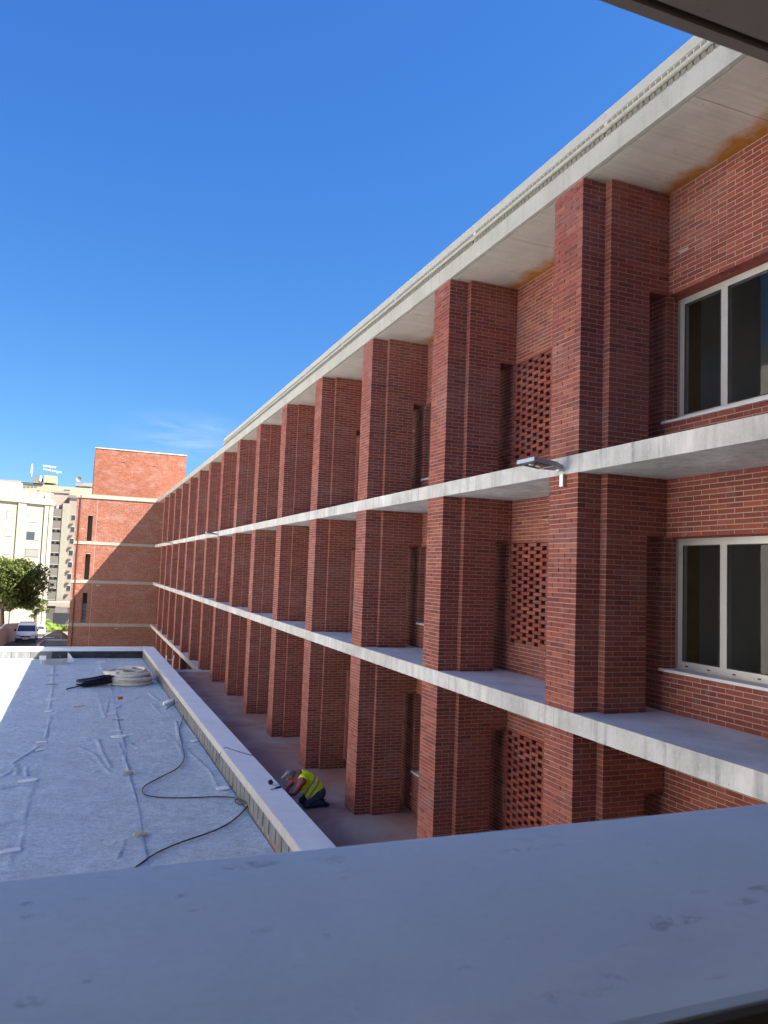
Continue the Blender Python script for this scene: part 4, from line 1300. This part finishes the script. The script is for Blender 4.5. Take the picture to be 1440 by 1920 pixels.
vehicle('parked_car', 69.5, 117.0, 1.78, 1.46, 4.2, False, 'white car parked behind the white van')

# ------------------------------------------------------------------ boundary wall, site clutter
bw = B()
for i in range(22):
    y0, y1 = 50 + i * 3.0, 53 + i * 3.0 - .002
    x0, x1 = -6.72, -6.52
    P = [(x0, y0, gz(y0) - .1), (x1, y0, gz(y0) - .1), (x1, y1, gz(y1) - .1), (x0, y1, gz(y1) - .1)]
    P += [(a, b_, gz(b_) + 1.95) for a, b_, c_ in P]
    bw.add(P, [(3, 2, 1, 0), (4, 5, 6, 7), (0, 1, 5, 4), (1, 2, 6, 5), (2, 3, 7, 6), (3, 0, 4, 7)])
tag(obj('boundary_wall', bw, mat_concrete('white_render', (.62, .60, .56), (.52, .50, .46), .3, False)), 'pale rendered boundary wall running along the road under the tree', 'wall')
sb = B(); nn = 26; sc_ = ony(107, 1200, 100)
V = [(sc_[0], 100, gz(100) + 1.25)]; F = []
for j in range(1, 8):
    for k in range(nn):
        a = 2 * math.pi * k / nn; r_ = 1.9 * j / 7 * (1 + .08 * math.sin(3 * a + j))
        V.append((sc_[0] + r_ * math.cos(a), 100 + r_ * math.sin(a), gz(100) + max(-.1, 1.25 * (1 - (j / 7) ** 1.1) + random.uniform(-.04, .04))))
F += [(0, 1 + k, 1 + (k + 1) % nn) for k in range(nn)]
for j in range(6): F += [(1 + j * nn + k, 1 + (j + 1) * nn + k, 1 + (j + 1) * nn + (k + 1) % nn, 1 + j * nn + (k + 1) % nn) for k in range(nn)]
tag(obj('sand_heap', sb.add(V, F), mat_plain('sand', (.34, .25, .16), .95, 0, .2, 20), None, True), 'brown sand heap on the site by the brick wing', 'sand heap')
for (px, Y, w_, d_, h_, m_, lab) in ((106, 93, 1.05, .8, .75, GREYBLK, 'grey block stack in front of the sand heap'), (93, 91, .9, .7, .45, LAMP_EDGE, 'low pale grey pallet of slabs left of the block stack'), (112, 80, 2.4, 1.4, .7, LAMP_GREY, 'dark wrapped pallet beside the foot of the brick wing')):
    p = ony(px, 1200, Y); g = float(gz(Y))
    pl = empty('pallet', (p[0], Y, g), lab, 'pallet', 'pallets on the site')
    n_ = 3
    for q in range(n_): obj('runner', B().box(p[0] - w_ / 2 + q * (w_ - .1) / 2, p[0] - w_ / 2 + q * (w_ - .1) / 2 + .1, Y, Y + d_, g, g + .1), PLY, pl)
    for q in range(2):
        for e in range(2):
            obj('block', B().box(p[0] - w_ / 2 + q * w_ / 2 + .01, p[0] - w_ / 2 + (q + 1) * w_ / 2 - .01, Y + .02, Y + d_ - .02, g + .102 + e * (h_ - .1) / 2, g + .102 + (e + 1) * (h_ - .1) / 2 - .012), m_, pl)
# white site handrail seen over the parapet, beside the basement piers
lp = np.array([5.0, 47.0, -3.4])
lad = empty('leaning_ladder', tuple(lp), 'white ladder standing in the sunken yard beside the basement piers', 'ladder')
for dx in (0, .42):
    obj('stile', B().tube([lp + np.array([dx - .25, -.3, 0]), lp + np.array([dx, .3, 3.0])], .04, 8), WHITE, lad)
for i in range(9):
    f_ = (i + .7) / 9.5
    a_ = lp + np.array([-.25 + .25 * f_, -.3 + .6 * f_, 3.0 * f_]); obj('rung', B().tube([a_, a_ + np.array([.42, 0, 0])], .02, 6), WHITE, lad)

# ------------------------------------------------------------------ vegetation
def leaf_mat(name, a, b_):
    t = NT(name); g = t.new('ShaderNodeNewGeometry')
    c = t.mix(g.outputs['Random Per Island'], a, b_)
    m = t.done(c, .6, 0, .3)
    tl_ = t.new('ShaderNodeBsdfTranslucent'); t.lk(c, tl_.inputs[0])
    ms = t.new('ShaderNodeMixShader'); ms.inputs[0].default_value = .3
    t.lk(t.p.outputs[0], ms.inputs[1]); t.lk(tl_.outputs[0], ms.inputs[2]); t.lk(ms.outputs[0], t.n['Material Output'].inputs[0])
    return m
BARK = mat_plain('bark', (.12, .09, .065), .9, 0, .3, 8)
LEAF = leaf_mat('olive_leaf', (.042, .066, .016), (.13, .16, .037)); LEAF2 = leaf_mat('bright_leaf', (.09, .16, .02), (.22, .30, .05))
def leaves(b_cl, n_per, size, seed):
    r = np.random.default_rng(seed); V = []
    for c_, rad in b_cl:
        d = r.normal(0, 1, (n_per, 3)); d /= np.linalg.norm(d, axis=1)[:, None]
        pos = np.array(c_) + d * np.array(rad) * (r.random((n_per, 1)) ** .45)
        a = r.normal(0, 1, (n_per, 3)); a /= np.linalg.norm(a, axis=1)[:, None]
        bb = np.cross(a, r.normal(0, 1, (n_per, 3))); bb /= np.linalg.norm(bb, axis=1)[:, None]
        s_ = size * r.uniform(.6, 1.3, (n_per, 1))
        V.append(np.stack([pos - a * s_, pos + bb * s_ * .45, pos + a * s_, pos - bb * s_ * .45], 1))
    V = np.concatenate(V).reshape(-1, 3); n = len(V) // 4
    me = bpy.data.meshes.new('crown'); me.vertices.add(len(V))
    return V, n
def crown_obj(V, n, mat, parent, name='crown'):
    Fi = np.arange(4 * n, dtype=np.int32)
    me = bpy.data.meshes.new(name); me.vertices.add(len(V))
    org = ORIG[parent.name]
    me.vertices.foreach_set('co', (V - org).ravel()); me.loops.add(4 * n); me.loops.foreach_set('vertex_index', Fi)
    me.polygons.add(n); me.polygons.foreach_set('loop_start', np.arange(0, 4 * n, 4, dtype=np.int32)); me.polygons.foreach_set('loop_total', np.full(n, 4, dtype=np.int32))
    me.update(calc_edges=True); me.materials.append(mat)
    o = bpy.data.objects.new(name, me); COL.objects.link(o); o.parent = parent
    return o
def tree(x, y, base, h, rad, mat, label, seed, ncl=46, nper=260, size=.13, trunk_r=.22):
    r = np.random.default_rng(seed)
    root = empty('broadleaf_tree', (x, y, base), label, 'tree')
    tb_ = B(); th = h * .38
    tb_.tube([(x, y, base - .3), (x + .1, y, base + th * .5), (x - .05, y, base + th)], [trunk_r * 1.2, trunk_r, trunk_r * .8], 9)
    cl = []
    for i in range(ncl):
        d = r.normal(0, 1, 3); d /= np.linalg.norm(d); d[2] = d[2] * .9 + .05
        c_ = np.array([x, y, base + h * .62]) + d * np.array([rad, rad, h * .36]) * r.uniform(.35, 1.0)
        cl.append((c_, np.array([1, 1, .75]) * rad * r.uniform(.20, .36)))
        if i % 4 == 0:
            tb_.tube([(x - .05, y, base + th * .9), tuple((np.array([x, y, base + th * 1.1]) + c_) / 2 + r.normal(0, .15, 3)), tuple(c_)], [trunk_r * .5, trunk_r * .3, .03], 6)
    obj('trunk', tb_, BARK, root, True)
    V, n = leaves(cl, nper, size, seed + 1)
    crown_obj(V, n, mat, root)
tr_p = ony(18, 1100, 101)
tree(tr_p[0] - .6, 101, float(gz(101)), 10.2, 4.4, LEAF, 'large olive green tree half in shadow behind the boundary wall', 11, 110, 420, .19, .26)
p2 = ony(68, 1130, 112)
tree(p2[0], 112, float(gz(112)), 6.2, 1.7, LEAF, 'small thin tree beside the large olive tree', 21, 22, 120, .12, .12)
# palms at the end of the street
def palm(px, Y, h, n_fr, L, label, seed):
    r = np.random.default_rng(seed); p = ony(px, 1150, Y); g = float(gz(Y)); x = p[0]
    root = empty('palm_tree', (x, Y, g), label, 'palm', 'palms at the end of the street')
    obj('trunk', B().tube([(x, Y, g - .2), (x + .05, Y, g + h * .5), (x, Y, g + h)], [.22, .18, .16], 8), BARK, root, True)
    for i in range(n_fr):
        a = 2 * math.pi * i / n_fr + r.uniform(-.2, .2); el = r.uniform(.1, 1.2)
        pts = []
        for s_ in np.linspace(0, 1, 7):
            rr = L * s_ * math.cos(el) * (1 - .15 * s_); zz = h + L * s_ * math.sin(el) - L * .75 * s_ * s_
            pts.append(np.array([x + rr * math.cos(a), Y + rr * math.sin(a), g + zz]))
        bb = B()
        side = np.array([-math.sin(a), math.cos(a), 0])
        for j in range(6):
            for m_ in range(3):
                q = pts[j] + (pts[j + 1] - pts[j]) * m_ / 3
                ll = .55 * math.sin(math.pi * min(1, (j + m_ / 3 + 1) / 7)) + .1
                dirv = (pts[j + 1] - pts[j]); dirv = dirv / np.linalg.norm(dirv)
                for s2 in (-1, 1):
                    tip = q + side * s2 * ll + dirv * ll * .5 + np.array([0, 0, -.25 * ll])
                    bb.add([q, q + dirv * .09, tip + dirv * .02, tip], [(0, 1, 2, 3)])
        obj('frond', bb, LEAF2, root)
palm(85, 160, 1.8, 18, 2.6, 'bright green palm by the sunny street, tallest of its row', 5)
palm(97, 163, 1.2, 16, 2.2, 'bright yellow green low palm beside the awning', 6)
palm(106, 166, 1.0, 14, 1.9, 'small dull green palm beside the brick wing corner', 8)
hb = []
for i in range(26): hb.append(((ony(78 + i * 2.1, 1162, 168)[0], 168 + random.uniform(-.6, .6), float(gz(168)) + random.uniform(.3, 1.1)), (.5, .5, .5)))
hr = empty('hedge', (-5, 168, float(gz(168))), 'low green hedge along the end of the street', 'hedge')
V, n = leaves(hb, 150, .14, 77); crown_obj(V, n, LEAF2, hr, 'foliage')

# ------------------------------------------------------------------ town buildings
CREAM = mat_concrete('cream_render', (.25, .238, .195), (.22, .208, .17), .12, False)
WHITER = mat_concrete('white_render_far', (.26, .25, .225), (.235, .227, .203), .08, False)
YELLOW = mat_concrete('yellow_render', (.33, .315, .215), (.295, .28, .19), .1, False)
PINK = mat_concrete('pink_render', (.34, .26, .22), (.31, .235, .20), .1, False)
TAUPE = mat_concrete('taupe_render', (.25, .22, .185), (.22, .19, .16), .1, False)
REDR = mat_concrete('red_render', (.44, .15, .12), (.38, .12, .10), .1, False)
SHUT = mat_plain('white_shutter', (.36, .36, .355), .6, 0, .03)
SHUTG = mat_plain('grey_shutter', (.14, .135, .135), .6, 0, .05)
FRM = mat_plain('dark_window_frame', (.06, .065, .08), .5)
BALC = mat_plain('grey_brown_balcony', (.12, .108, .093), .7, 0, .08)
class Face:
    """a vertical facade plane: world corners from pixels on it"""
    def __init__(s, p0, ang):
        s.p = np.array(p0, float); s.t = np.array([math.cos(ang), math.sin(ang), 0]); s.n = np.array([math.sin(ang), -math.cos(ang), 0])
    def uv(s, x, y):
        q = onplane(x, y, s.p, s.n) - s.p
        return float(q @ s.t), float(q[2] + s.p[2])
    def box(s, u0, u1, d0, d1, z0, z1, b=None):
        b = b or B(); P = []
        for d in (d0, d1):
            for u, z in ((u0, z0), (u1, z0), (u1, z1), (u0, z1)):
                q = s.p + s.t * u - s.n * d; P.append((q[0], q[1], z))
        return b.add(P, [(0, 1, 2, 3), (7, 6, 5, 4), (0, 4, 5, 1), (1, 5, 6, 2), (2, 6, 7, 3), (3, 7, 4, 0)])
    def px(s, x0, y0, x1, y1, d0, d1, b=None):
        u0, za = s.uv(x0, y0); u1, zb = s.uv(x1, y1)
        return s.box(min(u0, u1), max(u0, u1), d0, d1, min(za, zb), max(za, zb), b)
def window_on(f, x0, y0, x1, y1, par, kind):
    cx, cy = (x0 + x1) / 2, (y0 + y1) / 2
    u0, z1 = f.uv(x0, cy); u1, _ = f.uv(x1, cy); _, zt = f.uv(cx, y0); _, zb = f.uv(cx, y1)
    u0, u1 = min(u0, u1), max(u0, u1)
    w = obj('window', f.box(u0, u1, -.02, .02, zb, zt), FRM, par)
    e = .10
    if kind == 'shut': obj('shutter', f.box(u0 + e * .5, u1 - e * .5, -.06, -.021, zb + e, zt - e), SHUT, w)
    elif kind == 'grey': obj('shutter', f.box(u0 + e * .5, u1 - e * .5, -.06, -.021, zb + e, zt - e), SHUTG, w)
    else:
        um = u0 + (u1 - u0) * (.5 if kind == 'two' else .6)
        obj('pane', f.box(u0 + e, um - e / 2, -.04, -.021, zb + e, zt - e), SHUT if kind == 'two' else WIND, w)
        obj('pane', f.box(um + e / 2, u1 - e, -.04, -.021, zb + e, zt - e), SHUT, w)
# cream block on the left
p0 = ony(98.5, 960, 138.0); p0[2] = 0
fA = Face(p0, math.radians(33))
A = empty('cream_apartment_block', (p0[0] - 8, 132, float(gz(132))), 'cream apartment block with white shutters and roof railing behind the tree', 'building')
uL = -34.0
zt = fA.uv(80, 940)[1]
obj('walls', fA.box(uL, 0, 0, 14, -12, zt), CREAM, A)
for x_ in (33, 40.5, 83, 92):
    u_ = fA.uv(x_, 1000)[0]; obj('pilaster', fA.box(u_ - .35, u_ + .35, -.22, -.001, -12, zt - .6), CREAM, A)
obj('cornice', fA.box(uL, .25, -.35, -.001, zt - .55, zt), CREAM, A)
obj('parapet_wall', fA.box(uL, .1, .15, .35, zt + .001, zt + .5), WHITER, A)
rl = fA
u_ = uL
while u_ < -.6:
    obj('railing_panel', fA.box(u_ + .12, min(u_ + 1.1, 0), .22, .28, zt + .52, zt + 1.35), WHITER, A); u_ += 1.25
obj('railing_cap', fA.box(uL, .1, .18, .34, zt + 1.36, zt + 1.5), WHITER, A)
obj('roof_house', fA.box(-11.5, -3.5, 3.5, 9, zt, zt + 2.9), WHITER, A)
for (x0, y0, x1, y1, k) in ((51, 964, 77, 980, 'shut'), (49, 997, 75, 1013, 'mixed'), (46.6, 1029, 72, 1045, 'grey'), (44.7, 1061.5, 69.5, 1077.5, 'shut'), (42, 1094, 67, 1110, 'shut'),
                            (12, 959, 25.6, 971.5, 'two'), (9.3, 993, 22.5, 1006, 'shut'), (7.2, 1027, 20.5, 1040, 'shut'), (5, 1060, 18, 1073, 'shut')):
    window_on(fA, x0, y0, x1, y1, A, k)
for (uu, zz) in [(-18 - 5 * i, zt - 3.4 - 3.05 * j) for i in range(3) for j in range(6)]:
    w = obj('window', fA.box(uu, uu + 2.4, -.02, .02, zz, zz + 1.4), FRM, A)
    obj('shutter', fA.box(uu + .06, uu + 2.34, -.06, -.021, zz + .1, zz + 1.3), SHUT, w)
# balcony block
p0 = ony(96, 1000, 190.0); p0[2] = 0
fB = Face(p0, 0.0)
Bb = empty('balcony_block', (p0[0] + 4, 194, float(gz(190))), 'tall block with a stack of grey balconies and a taupe side wall', 'building')
ub, zb_top = fB.uv(118, 948)
u2 = fB.uv(126, 1000)[0]
obj('walls', fB.box(-1.0, ub, 0, 12, -14, zb_top), WHITER, Bb)
obj('corner_pier', fB.box(ub + .002, u2, -1.1, 6, -14, fB.uv(120, 944)[1]), CREAM, Bb)
obj('side_walls', fB.box(u2 + .002, u2 + 9, .6, 12, -14, fB.uv(130, 933)[1]), TAUPE, Bb)
obj('roof_band', fB.box(u2 - .2, u2 + 9.2, .3, 12, fB.uv(130, 933)[1] + .001, fB.uv(130, 928)[1]), SHUTG, Bb)
obj('upper_walls', fB.box(-.6, u2 - .05, 3, 10, zb_top + .001, zb_top + 3.1), PINK, Bb)
obj('upper_band', fB.box(-.8, u2 - .04, 2.8, 10.2, zb_top + 3.101, zb_top + 3.6), WHITER, Bb)
for i in range(8):
    yt = 950 + 22.1 * i; u0, z1 = fB.uv(97.5 - i * .75, yt + 4); u1, _ = fB.uv(117.5 - i * .75, yt + 4); z0 = z1 - 1.75
    u0, u1 = 0.0, ub - .15
    bo = obj('balcony', fB.box(u0, u1, -1.2, -1.1, z0, z1), BALC, Bb)
    obj('side_panel', fB.box(u1 - .1, u1, -1.099, -.02, z0, z1), BALC, bo)
    obj('balcony_floor', fB.box(u0, u1, -1.3, -.002, z0 - .22, z0 - .002), WHITER, bo)
    w = obj('window', fB.box(u0 + .3, u1 - .3, -.03, -.004, z1 + .05, z1 + .95), FRM, Bb)
    obj('pane', fB.box(u0 + .7, u0 + 1.2, -.05, -.031, z1 + .1, z1 + .9), SHUT, w)
for i in range(7):
    cy = 970.5 + 22.2 * i; xo_ = -i * .72
    uu, zz = fB.uv(127.5 + xo_, cy); uu = u2 + .5
    w = obj('window', fB.box(uu, uu + 2.2, .56, .598, zz - .6, zz + .75), SHUT, Bb)
    for a_ in (.12, 1.15): obj('pane', fB.box(uu + a_, uu + a_ + .88, .53, .559, zz - .5, zz + .65), WIND, w)
    obj('laundry_shelf', fB.box(uu - .1, uu + .7, .1, .59, zz - 1.35, zz - 1.2), SHUTG, Bb)
# yellow block behind, pink block, roof clutter
p0 = ony(38, 930, 232.0); p0[2] = 0
fC = Face(p0, 0.0)
Yb = empty('yellow_block', (p0[0] + 8, 238, -14), 'yellow rooftop block with a square stair tower behind the cream block', 'building')
def cpx(name, x0, y0, x1, y1, d0, d1, m_, low=None, par=Yb, f=fC):
    u0, zt_ = f.uv(x0, y0); u1, zb_ = f.uv(x1, y1)
    return obj(name, f.box(u0, u1, d0, d1, low if low is not None else zb_, zt_), m_, par)
cpx('walls', 38, 905.5, 106, 935, 0, 12, YELLOW, -14)
cpx('walls', 106.5, 911, 175, 930, 1, 12, YELLOW, -14)
cpx('stair_tower', 83, 890.5, 105.5, 906, .5, 7, YELLOW)
cpx('roof_room', 62, 894, 78, 906, 2, 7, TAUPE)
cpx('roof_room', 142, 904.5, 156, 911.5, 1.2, 5, TAUPE)
cpx('roof_room', 156.5, 904, 176, 912, 1.5, 6, WHITER)
cpx('ledge', 38, 903.5, 83, 905.8, -.4, 2, WHITER)
for x_ in (38, 44, 51, 58, 65): cpx('window', x_, 911, x_ + 4.5, 914.5, -.05, .05, SHUTG)
cpx('window', 70, 919, 73.5, 924, -.05, .05, SHUTG)
cpx('window', 104, 919, 109, 926, .95, 1.05, SHUTG); cpx('window', 120, 917, 132, 919, .9, 1.0, SHUTG)
cpx('red_wall', 92, 921, 97, 936, -2, -.1, PINK); cpx('red_wall', 114, 923, 123, 936, -1, .5, PINK)
p0 = ony(0, 925, 205.0); p0[2] = 0
fP = Face(p0, 0.0)
Pk = empty('pink_block', (p0[0] - 3, 210, -13), 'pale pink block rising behind the cream roof railing', 'building')
cpx('walls', -120, 901.5, 37, 930, 0, 10, PINK, -13, Pk, fP)
cpx('roof_ledge', -120, 899.8, 37.5, 901.6, -.25, 10.2, WHITER, None, Pk, fP)
for x_ in (2, 11, 19, 27): cpx('chimney', x_, 898.2, x_ + 4, 900, 2, 3, TAUPE, None, Pk, fP)
# aerials
def aerial(name, px, ytop, ybot, Y, label, build):
    a = ony(px, ybot, Y); b_ = ony(px, ytop, Y)
    o = empty(name, tuple(a), label, 'aerial', 'roof aerials')
    build(o, a, b_)
def mast(o, a, b_):
    obj('pole', B().tube([a, (a[0], a[1], b_[2])], .10, 6), WHITE, o)
    obj('antenna_panel', B().box(a[0] - .22, a[0] + .22, a[1] - .3, a[1] - .08, a[2] + (b_[2] - a[2]) * .25, a[2] + (b_[2] - a[2]) * .80), WHITE, o)
    obj('tip', B().box(a[0] - .16, a[0] + .16, a[1] - .25, a[1] - .08, a[2] + (b_[2] - a[2]) * .87, b_[2]), WHITE, o)
aerial('mast_antenna', 59, 870, 893, 236, 'tall white mast antenna on the yellow block roof', mast)
def yagi(o, a, b_):
    obj('pole', B().tube([a, (a[0], a[1], b_[2])], .06, 6), LAMP_GREY, o)
    for j, z in enumerate((b_[2] - .25, b_[2] - 1.2)):
        L0, L1 = (-1.8, 1.4) if j == 0 else (-1.6, 2.9)
        dz = -.10 if j == 0 else -.32
        obj('boom', B().tube([(a[0] + L0, a[1], z + .1), (a[0] + L1, a[1], z + dz * (L1 - L0) / 3)], .07, 6), WHITE, o)
        for q in range(9):
            f_ = q / 8; x_ = a[0] + L0 + (L1 - L0) * f_; zc = z + .1 + (dz * (L1 - L0) / 3 - .1) * f_
            obj('element', B().box(x_ - .07, x_ + .07, a[1] - .12, a[1] - .02, zc - .24, zc + .24), WHITE, o)
aerial('yagi_aerial', 93, 873, 891, 235, 'white comb shaped aerial on the yellow stair tower', yagi)
def cluster(o, a, b_):
    for q in range(4):
        x_ = a[0] + (q - 1.5) * .62
        obj('pole', B().tube([(x_, a[1], a[2]), (x_, a[1], b_[2] - .3 * (q % 2))], .07, 6), LAMP_GREY, o)
        obj('antenna_panel', B().box(x_ - .18, x_ + .18, a[1] - .25, a[1] - .09, a[2] + .6, b_[2] - .35), LAMP_GREY if q != 3 else WHITE, o)
aerial('antenna_cluster', 69, 889, 906, 233, 'cluster of grey antenna panels on the yellow roof edge', cluster)
aerial('antenna_cluster', 101, 884, 891, 234.5, 'small antenna panels beside the comb shaped aerial', cluster)
def dish(o, a, b_):
    r_ = (b_[2] - a[2]) * .52; c_ = np.array([a[0], a[1], (a[2] + b_[2]) / 2 + .1])
    obj('pole', B().tube([a, c_], .07, 6), LAMP_GREY, o)
    V = [tuple(c_)]; nn_ = 14
    for j in (1, 2, 3):
        for k in range(nn_):
            an = 2 * math.pi * k / nn_; rr = r_ * j / 3
            V.append((c_[0] + rr * math.cos(an), c_[1] - .12 * j * j * .2, c_[2] + rr * math.sin(an)))
    F = [(0, 1 + k, 1 + (k + 1) % nn_) for k in range(nn_)]
    for j in range(2): F += [(1 + j * nn_ + k, 1 + (j + 1) * nn_ + k, 1 + (j + 1) * nn_ + (k + 1) % nn_, 1 + j * nn_ + (k + 1) % nn_) for k in range(nn_)]
    obj('dish', B().add(V, F), TAUPE, o)
aerial('satellite_dish', 147, 894.5, 904, 234, 'brown satellite dish on the roof room by the brick tower', dish)
# low shop at the end of the street
p0 = ony(93, 1150, 192.0 - 7); p0[2] = 0
fS = Face(p0, 0.0)
Sh = empty('street_end_shop', (p0[0] + 2, 187, -11), 'low pale shop with a flat canopy behind the palms', 'building')
cpx('walls', 74, 1140, 150, 1172, 0, 3, WHITER, -13, Sh, fS)
cpx('canopy', 90, 1128, 150, 1136, -2.0, 3, TAUPE, None, Sh, fS)
cpx('shutter', 103, 1139.5, 126, 1149, -.1, -.002, SHUT, None, Sh, fS)
cpx('shop_front', 100, 1150, 128, 1170, -.1, -.003, FRM, None, Sh, fS)
# red-brick low wall at the end of the street
tag(obj('low_street_wall', B().box(-12, 2, 169.2, 169.6, float(gz(169)) - .3, float(gz(169)) + .55), mat_plain('terracotta_wall', (.40, .16, .09), .85)), 'low terracotta wall in front of the hedge', 'wall')
# unseen blocks: mirrored in windows, set close and pale to bounce sunlight
WALLA = mat_concrete('ivory_render', (.80, .78, .74), (.77, .75, .71), .06, False)
WALLB = mat_concrete('pale_peach_render', (.78, .73, .67), (.75, .70, .64), .06, False)
for i, (cx, cy, w_, d_, h_, m_, lab) in enumerate(((-30, 9, 17, 14, 19, WALLA, 'unseen ivory apartment block bouncing light, opposite the near wing'), (-30, 33, 30, 14, 22, WALLB, 'unseen peach apartment block bouncing light, opposite the first piers'),
                                                   (-30, 64, 30, 14, 20, WALLA, 'unseen ivory apartment block bouncing light, opposite the flat roof end'), (-30, 95, 30, 14, 22, WALLB, 'unseen peach apartment block bouncing light, behind the boundary wall'))):
    g = -3.4
    o = empty('bounce_block', (cx, cy, g), lab, 'building')
    obj('walls', B().box(cx - d_ / 2, cx + d_ / 2, cy - w_ / 2, cy + w_ / 2, g - 2, g + h_), m_, o)
    obj('roof', B().box(cx - d_ / 2 - .3, cx + d_ / 2 + .3, cy - w_ / 2 - .3, cy + w_ / 2 + .3, g + h_ + .001, g + h_ + .4), SHUTG, o)
    z = g + 1.2
    while z + 1.5 < g + h_:
        y = cy - w_ / 2 + 1.2
        while y + 1.8 < cy + w_ / 2:
            obj('window', B().box(cx + d_ / 2 - .02, cx + d_ / 2 + .03, y, y + 1.6, z, z + 1.4), WIND, o); y += 3.1
        z += 3
